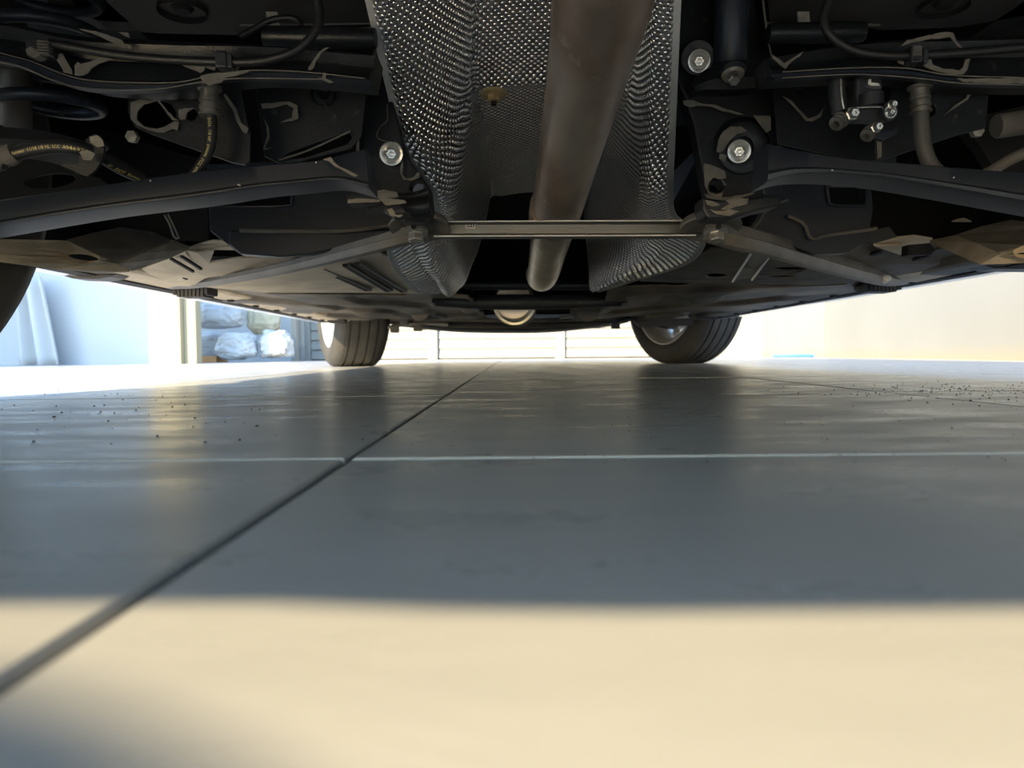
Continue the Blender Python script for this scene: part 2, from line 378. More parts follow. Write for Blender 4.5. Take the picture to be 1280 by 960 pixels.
# left walls
YL = 5.35
o = wall('wall_left_panel', (pxX(-140, YL), YL, -.02), (pxX(190, YL), YL + .1, 2.6), M_WALLB); o.name = 'wall_left'
o = wall('trim_1', (pxX(190, YL), YL - .04, -.02), (pxX(229, YL), YL + .2, 2.6), M_WALLC, .004)
o = wall('trim_2', (pxX(229, YL), YL + .02, -.02), (pxX(244, YL), YL + .12, 2.6), M_WALLC, .004)
o = wall('wall_alcove', (pxX(244, 6.9) - 1.2, 6.95, -.02), (pxX(372, 6.9), 7.2, 2.6), M_WALLB)
o = wall('shade_wall_left', (pxX(-140, YL) - .15, 1.39, -.02), (pxX(-140, YL), YL, 3.3), M_WALLB)  # unseen wall, its height and near end shaped to shade the left wall
o = wall('trim_3', (pxX(364, 6.6), 6.60, -.02), (pxX(371, 6.6), 6.68, 2.6), M_DOORP, .004)
# right walls : side wall, inner corner, return
def wall_quad(name, p, q, th, h, m=M_WALL):
    p = Vector((*p, -.02)); q = Vector((*q, -.02)); d = (q - p).normalized(); n = Vector((d.y, -d.x, 0)) * th
    v = [p, q, q + n, p + n]; v += [a + Vector((0, 0, h)) for a in v]
    o = add(name, v, [(0, 3, 2, 1), (4, 5, 6, 7), (0, 1, 5, 4), (1, 2, 6, 5), (2, 3, 7, 6), (3, 0, 4, 7)], m); o['kind'] = 'structure'; return o
A = HP(1031, 446.8, 0); B = HP(1282, 451, 0)
A.z = B.z = 0; d = (B - A).normalized(); E = B + d * 6
wall_quad('wall_right', (A.x, A.y), (E.x, E.y), -.18, 2.6)
Cc = P(953, 446, 6.75); Dd = P(925, 446, 7.3)
wall_quad('wall_right_return', (Cc.x, Cc.y), (A.x - .004, A.y + .02), -.18, 2.6)
wall_quad('wall_right_end', (Dd.x - .3, YF + .1), (Cc.x, Cc.y), -.18, 2.6)

# ================================================================== CAR
CAR_TILT = .0175; YWF = 3.52
def carx(y): return .095 - CAR_TILT * y
car = empty('car', (carx(2.0), 2.0, 0))
tag(car, 'underside of a parked car with dimpled heat shield, exhaust pipe and black suspension arms', 'car')
def CP(x, y, z): return Vector((carx(y) + x, y + CAR_TILT * x, z))

# ---- wheels
def wheel(c, steer, name='wheel'):
    R = .332; W = .118; rim = .235
    t = empty(name, c, car); ax = Vector((math.cos(steer), math.sin(steer), 0)); cc = Vector(c)
    g = [(rim, -W + .012), (rim + .012, -W), (rim + .05, -W - .006), (R - .022, -W + .004), (R - .006, -W + .02)]
    groove = [-.062, -.022, .022, .062]; x = -W + .034
    for q in groove:
        g += [(R, q - .008), (R, q - .005), (R - .008, q - .0045), (R - .008, q + .0045), (R, q + .005)]
    g += [(R, W - .034), (R - .006, W - .02), (R - .022, W - .004), (rim + .05, W + .006), (rim + .012, W), (rim, W - .012), (rim - .01, W - .03), (rim - .01, -W + .03), (rim, -W + .012)]
    lathe('tyre', g, cc, ax, M_RUBBER, t, seg=72)
    # lateral sipes on the shoulders
    s = G(); nx = ax.cross(Vector((0, 0, 1))).normalized(); n_s = 64
    for k in range(n_s):
        a = 2 * math.pi * k / n_s; rad = nx * math.cos(a) + Vector((0, 0, 1)) * math.sin(a); tg = nx * -math.sin(a) + Vector((0, 0, 1)) * math.cos(a)
        for sg in (-1, 1):
            p = cc + rad * (R - .001)
            q = [p + ax * (sg * .070) - tg * .0105, p + ax * (sg * .070) + tg * .0105, p + ax * (sg * .084) + tg * .0105 - p * 0, p + ax * (sg * .084) - tg * .0105]
            s.add(q + [a_ + rad * .0006 for a_ in q], [(0, 1, 2, 3), (4, 7, 6, 5), (0, 4, 5, 1), (1, 5, 6, 2), (2, 6, 7, 3), (3, 7, 4, 0)])
    o = s.put('tread_blocks', M_RUBBER, t); o['kind'] = 'stuff'
    rp = [(rim - .004, -W + .016), (rim + .004, -W + .006), (rim - .004, -W + .004), (rim - .022, -W + .02), (rim - .03, -.03), (rim - .036, .03), (rim - .022, W - .02), (rim - .004, W - .004), (rim + .004, W - .006), (rim - .004, W - .016)]
    lathe('rim', rp, cc, ax, M_RIM, t, seg=64)
    out = 1 if c[0] > carx(c[1]) else -1
    lathe('hub', [(0, .0), (.075, 0), (.08, .01), (.08, .05), (.055, .06), (0, .06)], cc, ax * out, M_RIM, t, seg=24)
    for k in range(5):
        a = 2 * math.pi * k / 5 + .3; rad = nx * math.cos(a) + Vector((0, 0, 1)) * math.sin(a); tg = nx * -math.sin(a) + Vector((0, 0, 1)) * math.cos(a); q = []
        for r_, wd, dp in ((.06, .032, .05), (rim - .03, .022, .075)):
            for e, dd in ((-1, 0), (1, 0), (1, .02), (-1, .02)): q.append(cc + rad * r_ + tg * (e * wd) + ax * (out * (dp - dd)))
        add('spoke', q, [(0, 1, 2, 3), (4, 7, 6, 5), (0, 4, 5, 1), (1, 5, 6, 2), (2, 6, 7, 3), (3, 7, 4, 0)], M_RIM, t, bevel=.004)
    lathe('brake_disc', [(0, -.01), (.165, -.01), (.165, .01), (0, .01)], cc - ax * (out * .02), ax, M_BOLT, t, seg=48)
    return t
wz = .332 - .0035
wheel(tuple(CP(-.795, YWF, wz)), math.radians(23)); wheel(tuple(CP(.80, YWF + .03, wz)), math.radians(24))
wheel(tuple(CP(-.815, .705, wz)), 0); wheel(tuple(CP(.815, .705, wz)), 0)

# ---- body shell (side panels with arches, roof skin, bumpers, sills)
def arc(cy, r, z0, n=16):
    a0 = math.asin(max(-1, min(1, (z0 - .35) / r))); out = []
    for i in range(n + 1):
        a = math.pi - a0 + (2 * a0 - math.pi) * i / n if False else (math.pi - a0) - (math.pi - 2 * a0) * i / n
        out.append((cy + r * math.cos(a), .35 + r * math.sin(a)))
    return out
low = [(-.36, .27), (.10, .24)] + [p for p in arc(.705, .37, .25)] + [(1.2, .205), (3.20, .195)] + [p for p in arc(YWF, .38, .24)] + [(4.2, .22), (4.48, .25)]
up = [(4.55, .45), (4.5, .68), (4.2, .80), (3.4, .95), (2.75, 1.02), (2.1, 1.40), (1.2, 1.46), (.5, 1.38), (-.2, 1.08), (-.38, 1.0), (-.42, .60), (-.40, .40)]
sideprof = low + up
for sg in (-1, 1):
    loops = [[Vector((a, b, 0)) for a, b in sideprof]]
    tr = tessellate_polygon(loops)
    def sx(z): return sg * (.885 + .035 * math.sin(max(0, min(1, (z - .2) / .8)) * math.pi) - max(0, z - .95) * .45)
    v = [CP(sx(b), a, b) for a, b in sideprof]; n = len(v); v += [p - Vector((sg * .03, 0, 0)) for p in v]
    f = [tuple(t_) for t_ in tr] + [tuple(reversed([i + n for i in t_])) for t_ in tr] + [(i, (i + 1) % n, (i + 1) % n + n, i + n) for i in range(n)]
    add('body_side', v, f, M_CARP, car)
    add('side_liner', [p - Vector((sg * .034, 0, 0)) for p in v], f, M_VOID, car)
    for yc in (.705, YWF):
        lv = []; m_ = 18
        for i in range(m_ + 1):
            a = math.radians(15 + 150 * i / m_)
            for x_, rr0 in ((.60, .375), (.875, .375), (.875, .385), (.60, .385)): lv.append(CP(sg * x_, yc + rr0 * math.cos(a), .35 + rr0 * math.sin(a)))
        add('arch_liner', lv, [(i * 4 + j, i * 4 + (j + 1) % 4, i * 4 + 4 + (j + 1) % 4, i * 4 + 4 + j) for i in range(m_) for j in range(4)] + [(0, 1, 2, 3), (m_ * 4 + 3, m_ * 4 + 2, m_ * 4 + 1, m_ * 4)], M_VOID, car, smooth=True)
v = []; f = []
sk = [(4.48, .25)] + up
for a, b in sk:
    for k in range(9):
        u = k / 8 * 2 - 1; wd = .885 + .035 * math.sin(max(0, min(1, (b - .2) / .8)) * math.pi) - max(0, b - .95) * .45
        v.append(CP(u * wd, a + (.06 * (1 - u * u)) * (1 if a > 4 else (-1 if a < 0 else 0)), b + .03 * (1 - u * u) * (b > .8)))
for i in range(len(sk) - 1):
    for k in range(8): f.append((i * 9 + k, i * 9 + k + 1, (i + 1) * 9 + k + 1, (i + 1) * 9 + k))
add('body_skin', v, f, M_CARP, car, smooth=True)
for a, b in (((2.66, 1.045), (2.14, 1.37)), ((.42, 1.34), (-.12, 1.12))):
    v = []
    for (y, z) in (a, b):
        for u in (-1, -.5, 0, .5, 1): v.append(CP(u * .68, y, z + .045 + .02 * (1 - u * u)))
    add('window_glass', v, [(i, i + 1, i + 6, i + 5) for i in range(4)], M_GLASS, car)
for sg in (-1, 1):
    plate_v = [CP(sg * (.925 - (z - .95) * .45 if z > .95 else .93), y, z) for y, z in ((2.6, 1.03), (2.05, 1.36), (1.2, 1.40), (.5, 1.32), (.15, 1.05))]
    n = len(plate_v); add('side_glass', plate_v + [p + Vector((sg * .012, 0, 0)) for p in plate_v], [tuple(range(n)), tuple(range(n, 2 * n))] + [(i, (i + 1) % n, (i + 1) % n + n, i + n) for i in range(n)], M_GLASS, car)
    q = [CP(sg * x, -.44 - .02, z) for x, z in ((.86, .80), (.50, .80), (.50, .93), (.84, .93))]
    add('tail_lamp', q + [p + Vector((0, .05, 0)) for p in q], [(0, 1, 2, 3), (4, 7, 6, 5), (0, 4, 5, 1), (1, 5, 6, 2), (2, 6, 7, 3), (3, 7, 4, 0)], M_LAMP, car, bevel=.006)
# rear bumper lower valance (casts the edge of the shadow on the foreground)
v = []; f = []; nb = 40
for i in range(nb + 1):
    x = -.9 + 1.8 * i / nb
    zb = .2445 + .0045 / (1 + math.exp((x + .37) / .012)) + .006 / (1 + math.exp(-(x + .19) / .01))
    y = -.333 - CAR_TILT * x
    for yy, zz in ((y, zb), (y - .045, zb + .05), (y - .05, .45), (y + .02, .45), (y + .02, zb)): v.append(CP(x, yy, zz))
for i in range(nb):
    for j in range(5): f.append((i * 5 + j, i * 5 + (j + 1) % 5, (i + 1) * 5 + (j + 1) % 5, (i + 1) * 5 + j))
f += [(0, 1, 2, 3, 4), tuple(nb * 5 + j for j in (4, 3, 2, 1, 0))]
add('rear_bumper', v, f, M_PLASTIC, car, smooth=True)
# floor structure above everything
def slab(name, x0, x1, y0, y1, z0, z1, m, bevel=0):
    lo = [CP(x0, y0, z0), CP(x1, y0, z0), CP(x1, y1, z0), CP(x0, y1, z0)]
    return add(name, lo + [p + Vector((0, 0, z1 - z0)) for p in lo], [(0, 3, 2, 1), (4, 5, 6, 7), (0, 1, 5, 4), (1, 2, 6, 5), (2, 3, 7, 6), (3, 0, 4, 7)], m, car, bevel=bevel)
slab('boot_floor', -.62, .62, -.36, .62, .44, .50, M_VOID)
slab('rear_floor', -.86, .86, .60, 1.55, .66, .70, M_VOID)
slab('cabin_floor', -.84, -.20, 1.45, 3.9, .30, .36, M_VOID); slab('cabin_floor', .27, .84, 1.45, 3.9, .30, .36, M_VOID)
slab('tunnel_roof', -.22, .30, 1.45, 3.9, .46, .50, M_VOID)
for sg in (-1, 1):
    slab('inner_wing', sg * .60 - .02, sg * .60 + .02, .25, 1.15, .50, .80, M_VOID)
slab('seat_pan_wall', -.84, -.32, 1.40, 1.46, .245, .68, M_VOID); slab('seat_pan_wall', .36, .84, 1.40, 1.46, .235, .68, M_VOID)
slab('engine_bay_floor', -.5, .5, 3.9, 4.3, .26, .30, M_VOID)
slab('bulkhead', -.84, .84, 3.25, 3.30, .24, .7, M_VOID)
# muffler out of the frame above the lens
v, f = lathe_geo([(0, -.28), (.09, -.28), (.115, -.26), (.115, .26), (.09, .28), (0, .28)], CP(-.12, -.08, .355), (1, 0, 0), 32)
add('muffler', v, f, M_EXH, car, smooth=True)

# ---- sills and underfloor panels
for sg in (-1, 1):
    v = []
    ys = [1.30 + (3.22 - 1.30) * i / 12 for i in range(13)]
    for y in ys:
        z = .207 - .006 * (y - 1.3)
        for x, dz in ((.868, 0), (.89, .02), (.89, .05), (.70, .05), (.70, .03), (.735, .022), (.745, .006), (.755, .002)): v.append(CP(sg * x, y, z + dz))
    f = [(i * 8 + j, i * 8 + (j + 1) % 8, (i + 1) * 8 + (j + 1) % 8, (i + 1) * 8 + j) for i in range(12) for j in range(8)] + [tuple(range(8)), tuple(96 + j for j in range(7, -1, -1))]
    s = add('sill', v, f, M_TAN if sg < 0 else M_DGREY, car, bevel=.002)  # left sill paler than right: bounce light put into the colour
    for k in range(7):
        p = CP(sg * .80, 1.75 + .2 * k, .205 - .006 * (.45 + .2 * k)); lathe('clip', [(0, .002), (.008, .002), (.01, -.002), (.0, -.002)], p, (0, 0, -1), M_VOID, s, seg=10)

def und(name, pts, H, m, t=.004, holes=(), parent=car, rough=0, bevel=.001): return plate(name, pts, H, t, m, parent, 'H', holes, bevel, rough=rough)
# left
ws = plate('wheel_shield', [(-60, 303, .76), (0, 303, .82), (82, 304, .965), (139, 329, 1.02), (162, 340, 1.06), (125, 342, 1.02), (60, 336, .91), (0, 328, .82), (-60, 319, .75)], None, .004, M_TAN, car, holes=[[(a, b, .97) for a, b in ell(104, 323.5, 21, 5.2, 20, .12)]], ext=(0, .002, .004), bevel=.0008)
plate('hole_shade', ell(104, 323.5, 24, 7.5, 20, .12), .995, .003, M_VOID, ws)  # black plate added behind the hole to paint its inner shade
plate('wheel_arch_lip', [(60, 336), (100, 338), (145, 342), (138, 346), (120, 349), (90, 348), (70, 342)], 1.33, .05, M_PLASTIC, car, bevel=.002)
plate('aero_cover', [(81, 304, .985), (113, 295.5, 1.03), (148, 288, 1.09), (190, 294, 1.13), (213, 303, 1.14), (180, 316, 1.07), (147, 330, 1.02), (139, 329, 1.01), (110, 316, .99)], None, .004, M_DGREY, car, ext=(0, .004, .006), bevel=.001)  # upper half: shade painted by a darker colour than the lower half
plate('aero_cover', [(213, 303, 1.14), (236, 312, 1.20), (215, 322, 1.17), (190, 331, 1.14), (165, 339.5, 1.10), (152, 334, 1.05), (147, 330, 1.02), (180, 316, 1.07)], None, .004, M_MID, car, ext=(0, .004, .006), bevel=.001)  # lower half of the same cover, its light painted in paler
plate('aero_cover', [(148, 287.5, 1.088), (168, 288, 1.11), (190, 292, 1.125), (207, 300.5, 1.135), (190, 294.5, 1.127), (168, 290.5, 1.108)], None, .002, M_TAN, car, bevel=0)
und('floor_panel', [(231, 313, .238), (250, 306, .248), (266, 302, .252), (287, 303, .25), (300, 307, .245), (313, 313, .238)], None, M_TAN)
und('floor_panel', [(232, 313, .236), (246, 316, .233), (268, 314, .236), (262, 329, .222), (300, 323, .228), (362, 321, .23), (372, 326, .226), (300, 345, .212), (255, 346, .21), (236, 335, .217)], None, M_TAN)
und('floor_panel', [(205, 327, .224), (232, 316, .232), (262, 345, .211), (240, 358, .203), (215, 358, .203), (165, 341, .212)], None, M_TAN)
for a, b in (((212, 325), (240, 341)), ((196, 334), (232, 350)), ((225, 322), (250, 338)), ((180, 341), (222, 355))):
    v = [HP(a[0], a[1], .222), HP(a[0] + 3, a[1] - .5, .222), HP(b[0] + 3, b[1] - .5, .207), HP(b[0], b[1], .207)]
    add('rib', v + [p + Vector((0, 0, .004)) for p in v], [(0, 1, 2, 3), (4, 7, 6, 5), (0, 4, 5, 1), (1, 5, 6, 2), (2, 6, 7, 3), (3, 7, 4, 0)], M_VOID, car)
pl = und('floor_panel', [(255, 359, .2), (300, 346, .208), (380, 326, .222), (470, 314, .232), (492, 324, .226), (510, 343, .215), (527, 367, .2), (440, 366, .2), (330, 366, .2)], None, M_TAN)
for (a, b, w_) in (((398, 338), (456, 364), 7), ((428, 333), (482, 365), 7), ((443, 331), (501, 366), 6)):
    H = .216
    g = G()
    for o_, m_ in ((0, 1),):
        v = [HP(a[0], a[1], H), HP(a[0] + w_, a[1] - .5, H), HP(b[0] + w_, b[1], .1985), HP(b[0], b[1], .1985)]
        g.add(v + [p + Vector((0, 0, .004)) for p in v], [(0, 1, 2, 3), (4, 7, 6, 5), (0, 4, 5, 1), (1, 5, 6, 2), (2, 6, 7, 3), (3, 7, 4, 0)])
    g.put('slot', M_VOID, pl)
    v = [HP(a[0] + w_, a[1] - .5, H - .001), HP(a[0] + w_ + 2, a[1] - .5, H - .001), HP(b[0] + w_ + 2, b[1], .197), HP(b[0] + w_, b[1], .197)]
    add('rib', v + [p + Vector((0, 0, .006)) for p in v], [(0, 1, 2, 3), (4, 7, 6, 5), (0, 4, 5, 1), (1, 5, 6, 2), (2, 6, 7, 3), (3, 7, 4, 0)], M_BARST, pl)
# right
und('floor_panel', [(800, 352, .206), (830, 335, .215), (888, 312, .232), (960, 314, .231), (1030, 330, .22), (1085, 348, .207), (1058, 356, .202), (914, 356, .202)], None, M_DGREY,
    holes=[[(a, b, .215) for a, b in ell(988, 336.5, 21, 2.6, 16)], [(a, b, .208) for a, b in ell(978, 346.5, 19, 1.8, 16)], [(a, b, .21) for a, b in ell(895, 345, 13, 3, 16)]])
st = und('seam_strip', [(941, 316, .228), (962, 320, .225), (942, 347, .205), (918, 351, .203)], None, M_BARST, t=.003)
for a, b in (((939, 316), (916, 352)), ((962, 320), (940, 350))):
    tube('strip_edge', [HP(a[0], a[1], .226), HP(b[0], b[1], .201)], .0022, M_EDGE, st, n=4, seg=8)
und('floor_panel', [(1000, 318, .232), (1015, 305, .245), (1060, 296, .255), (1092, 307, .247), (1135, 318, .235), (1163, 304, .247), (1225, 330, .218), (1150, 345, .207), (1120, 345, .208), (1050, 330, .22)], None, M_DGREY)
und('floor_panel', [(1091, 307, .243), (1115, 299, .25), (1142, 296, .252), (1166, 300, .248), (1162, 304, .244), (1130, 307, .242)], None, M_TAN)
und('floor_panel', [(1092, 308, .240), (1128, 307, .24), (1134, 310, .238), (1133, 317, .232), (1125, 319, .23)], None, M_TAN)
plate('tray_pocket', [(1135, 306), (1162, 304), (1170, 312), (1164, 318), (1134, 319)], 1.22, .02, M_VOID, car)
plate('aero_cover', [(1163, 304, 1.2), (1195, 298, 1.14), (1222, 308, 1.08), (1248, 319, 1.03), (1225, 331, 1.06), (1190, 316, 1.14)], None, .004, M_MID, car, ext=(0, .004, .006))  # lit half of the right cover, light painted by the paler colour
plate('aero_cover', [(1195, 298, 1.14), (1232, 286, 1.10), (1266, 279, 1.07), (1330, 287, .98), (1345, 300, .94), (1282, 311, .98), (1248, 319, 1.03), (1222, 308, 1.08)], None, .004, M_DGREY, car, ext=(0, .004, .006))  # shaded half of the right cover, painted darker
und('floor_panel', [(1118, 345, .208), (1200, 333, .215), (1228, 331, .214), (1290, 334, .21), (1240, 339, .208), (1154, 354, .204), (1130, 352, .204)], None, M_TAN)
plate('wheel_shield', [(1226, 331, 1.06), (1248, 320.5, 1.03), (1282, 311.5, .98), (1345, 302, .93), (1345, 327, .93), (1280, 329, .99)], None, .004, M_TAN, car, ext=(0, .004, .006), holes=[[(a, b, .98) for a, b in ell(1284, 319.5, 16, 3.6, 16)]])
plate('wheel_arch_lip', [(1228, 330.5), (1260, 329), (1340, 326), (1340, 337), (1270, 336), (1244, 336)], 1.33, .05, M_PLASTIC, car, bevel=.002)
for a, b, c_ in (((1118, 333), (1160, 320), .224), ((1140, 340), (1205, 328), .214), ((1080, 322), (1100, 315), .232)):
    v = [HP(a[0], a[1], c_), HP(a[0] + 4, a[1] + 2, c_), HP(b[0] + 3, b[1] + 1.5, c_), HP(b[0], b[1], c_)]
    add('rib', v + [p + Vector((0, 0, .006)) for p in v], [(0, 1, 2, 3), (4, 7, 6, 5), (0, 4, 5, 1), (1, 5, 6, 2), (2, 6, 7, 3), (3, 7, 4, 0)], M_VOID, car)
# lower front aero covers, dark, with stamped relief
def relief_sheet(name, corners, H, m, amp=.014, nx=110, ny=70):
    a, b, c_, d_ = [HP(p[0], p[1], H) for p in corners]; v = []; f = []
    for j in range(ny + 1):
        for i in range(nx + 1):
            p = a.lerp(b, i / nx).lerp(d_.lerp(c_, i / nx), j / ny)
            h = noise.noise(Vector((p.x * 7, p.y * 2.6, 3))) ; h = max(0, min(1, (h + .05) * 9))
            p.z += amp * h; v.append(p)
    k = nx + 1
    f = [(j * k + i, j * k + i + 1, (j + 1) * k + i + 1, (j + 1) * k + i) for j in range(ny) for i in range(nx)]
    o = add(name, v, f, m, car, smooth=True); s = o.modifiers.new('s', 'SOLIDIFY'); s.thickness = .004; s.offset = 0; return o
relief_sheet('aero_undertray', [(222, 364), (585, 369), (610, 402), (402, 402)], .203, M_AERO)
relief_sheet('aero_undertray', [(760, 366), (1120, 352), (920, 394), (745, 402)], .203, M_AERO)
# jacking pads
for cx, cy, w_, h_, Y in ((238, 365, 44, 12, 1.62), (1105, 358, 44, 13, 1.65), (420, 401, 22, 6, 3.0), (885, 396, 22, 6, 3.0)):
    g = G(); n = 9
    for i in range(n):
        x0 = cx - w_ / 2 + w_ * i / n; x1 = x0 + w_ / n * .72
        sl = -(cx - 660) / 445 * -.12
        hh = h_ * (1 if 0 < i < n - 1 else .7)
        p = [P(x0, cy - h_ / 2, Y), P(x1, cy - h_ / 2, Y), P(x1, cy - h_ / 2 + hh, Y), P(x0, cy - h_ / 2 + hh, Y)]
        g.add(p + [q + Vector((0, .06, 0)) for q in p], [(0, 1, 2, 3), (4, 7, 6, 5), (0, 4, 5, 1), (1, 5, 6, 2), (2, 6, 7, 3), (3, 7, 4, 0)])
    p = [P(cx - w_ / 2, cy - h_ / 2, Y + .005), P(cx + w_ / 2, cy - h_ / 2, Y + .005), P(cx + w_ / 2, cy + h_ * .3, Y + .005), P(cx - w_ / 2, cy + h_ * .3, Y + .005)]
    g.add(p + [q + Vector((0, .05, 0)) for q in p], [(0, 1, 2, 3), (4, 7, 6, 5), (0, 4, 5, 1), (1, 5, 6, 2), (2, 6, 7, 3), (3, 7, 4, 0)])
    g.put('jacking_pad', M_PLASTIC, car)

# ---- heat shield
ST = [  # flange: Y, left px, left y, fold, right px, fold ; tunnel roof: Y, left px, py, right px
    (.80, 440, -112, .028, 858, .028, .85, 588, -230, 812),
    (.86, 463, 3, .028, 852, .030, .90, 591, -90, 806),
    (.92, 488, 115, .030, 847, .032, .96, 591, 10, 800),
    (.97, 507, 190, .030, 844, .034, 1.00, 588, 72, 794),
    (1.02, 541, 243, .022, 842, .036, 1.035, 588, 106, 786),
    (1.10, 543, 272, .030, 846, .045, 1.12, 592, 142, 770),
    (1.15, 512, 291, .055, 872, .065, 1.20, 598, 166, 758),
    (1.19, 487, 308, .075, 882, .085, 1.28, 601, 184, 752),
    (1.26, 493, 333, .085, 860, .085, 1.42, 605, 210, 745),
    (1.33, 508, 352, .085, 800, .050, 1.56, 608, 231, 740),
    (1.42, 524, 367, .075, 750, .018, 1.70, 610, 246, 736)]
rows = []
for (Y, xl, yy, ol, xr, orr, Yr, rxl, ry, rxr) in ST:
    z = CAM_H + (441 - yy) * Y / F; XL = (xl - 640) / F * Y; XR = (xr - 640) / F * Y
    rz = CAM_H + (441 - ry) * Yr / F; rl = (rxl - 640) / F * Yr; rr_ = (rxr - 640) / F * Yr
    A_ = Vector((XL + ol, Y, z + .004)); B_ = Vector((rl + .012, Yr, rz - .004)); C_ = Vector((rr_ - .012, Yr, rz - .004)); D_ = Vector((XR - orr, Y, z + .004))
    def wl(a, b, ux, uz): return Vector((a.x + (b.x - a.x) * ux, a.y + (b.y - a.y) * (ux + uz) / 2, a.z + (b.z - a.z) * uz))
    rows.append([Vector((XL, Y, z)), Vector((XL + ol * .5, Y, z + .001)), A_, wl(A_, B_, .42, .26), wl(A_, B_, .80, .70), B_, Vector((rl + .04, Yr, rz)),
                 Vector(((rl + rr_) / 2, Yr, rz + .006)), Vector((rr_ - .04, Yr, rz)), C_, wl(D_, C_, .80, .70), wl(D_, C_, .42, .26), D_, Vector((XR - orr * .5, Y, z + .001)), Vector((XR, Y, z))])
def crp(pts, u):
    k = len(pts); x = u * (k - 1); i = min(k - 2, int(x)); t = x - i
    p0 = pts[max(0, i - 1)]; p1 = pts[i]; p2 = pts[i + 1]; p3 = pts[min(k - 1, i + 2)]
    return .5 * ((2 * p1) + (p2 - p0) * t + (2 * p0 - 5 * p1 + 4 * p2 - p3) * t * t + (-p0 + 3 * p1 - 3 * p2 + p3) * t ** 3)
NU, NV = 220, 220
cols = [[crp([r[j] for r in rows], jv / NV) for jv in range(NV + 1)] for j in range(15)]
grid = []
for jv in range(NV + 1):
    rp_ = [cols[j][jv] for j in range(15)]
    row = [crp(rp_, iu / NU) for iu in range(NU + 1)]
    for iu, p in enumerate(row):
        e = min(iu, NU - iu) / NU
        k = min(1, e * 9)
        # pressed creases: a stepped rib across the tunnel roof, long folds down the walls, soft dents
        u = iu / NU; T = jv / NV * 10
        for (uc, wd, am, t0, t1, sl) in ((.36, .012, .010, .5, 4.2, -.012), (.22, .014, -.007, 2.6, 6, .03), (.29, .010, -.008, 3.2, 6, .012), (.325, .009, .007, 3.0, 5.4, .004), (.74, .014, .008, 2, 5, -.012), (.14, .02, .003, 2, 6, .0), (.80, .010, -.005, 3, 5.5, .012)):
            g = math.exp(-((u - uc - sl * (T - t0)) / wd) ** 2) * max(0, min(1, (T - t0) / .8)) * max(0, min(1, (t1 - T) / .8))
            p.z += am * g; p.y -= am * g * .6
        rg = math.exp(-((T - 4.0) / .22) ** 2) * max(0, min(1, (u - .36) / .03)) * max(0, min(1, (.64 - u) / .03))
        p.z -= .008 * rg
        if T > 6 and .08 < u < .9:
            p.z += .003 * math.sin(u * 95) * min(1, (T - 6) * .7) * (1 if u < .36 or u > .64 else 0)
        p.z += k * .005 * noise.noise(Vector((p.x * 9, p.y * 7, p.z * 9)))
    grid.append(row)
verts = [p for r in grid for p in r]; K = NU + 1
faces = [(j * K + i, j * K + i + 1, (j + 1) * K + i + 1, (j + 1) * K + i) for j in range(NV) for i in range(NU)]
c = Vector((.04, 1.1, .3)); me = bpy.data.meshes.new('heat_shield'); me.from_pydata([tuple(p - c) for p in verts], [], faces)
for p in me.polygons: p.use_smooth = True
uvl = me.uv_layers.new(name='UVMap'); UV = [None] * len(verts)
vv = [0.0] * K
for j in range(NV + 1):
    a = [0.0]
    for i in range(NU): a.append(a[-1] + (grid[j][i + 1] - grid[j][i]).length)
    mid = a[NU // 2]
    if j:
        pk = .0068 * (1 + .6 * (grid[j][K // 2].y - 1))
        for i in range(K): vv[i] += (grid[j][i] - grid[j - 1][i]).length / pk
        avg = sum(vv) / K
    else: avg = 0
    pk = .0068 * (1 + .6 * (grid[j][K // 2].y - 1))
    for i in range(K): UV[j * K + i] = ((a[i] - mid) / pk, avg)
    grid[j].append(a)
for l in me.loops: uvl.data[l.index].uv = UV[l.vertex_index]
att = me.attributes.new('rim', 'FLOAT', 'POINT')
for j in range(NV + 1):
    a = grid[j][-1]
    for i in range(K):
        e = min(a[i], a[-1] - a[i]); ef = (NV - j) * .0022
        att.data[j * K + i].value = max(0, min(1, (min(e, ef) - .008) / .004))
me.materials.append(M_SHIELD)
hs = bpy.data.objects.new('heat_shield', me); COL.objects.link(hs); hs.parent = car; hs.location = c - ORG['car']; ORG['heat_shield'] = c
md = hs.modifiers.new('s', 'SOLIDIFY'); md.thickness = .0012; md.offset = 1
hs['label'] = 'dimpled aluminium heat shield lining the tunnel'
# stud nut holding the shield
def nut(px, py, Y, parent, s=1.0, m=M_GOLD, axis=(0, -.12, -1)):
    c = P(px, py, Y)
    o = lathe('washer', [(0, -.002), (.0125 * s, -.002), (.0145 * s, .0), (.013 * s, .002), (0, .004)], c, axis, m, parent, seg=28)
    lathe('nut', [(0, 0), (.0062 * s, 0), (.0065 * s, .001), (.0065 * s, .008), (.0058 * s, .009), (0, .009)], c + Vector(axis).normalized() * .002, axis, m, parent, seg=6, smooth=False)
    lathe('stud', [(0, 0), (.0028 * s, 0), (.0028 * s, .014), (0, .0145)], c + Vector(axis).normalized() * .002, axis, M_VOID, parent, seg=12)
nut(617, 117, 1.0, hs, 1.3)

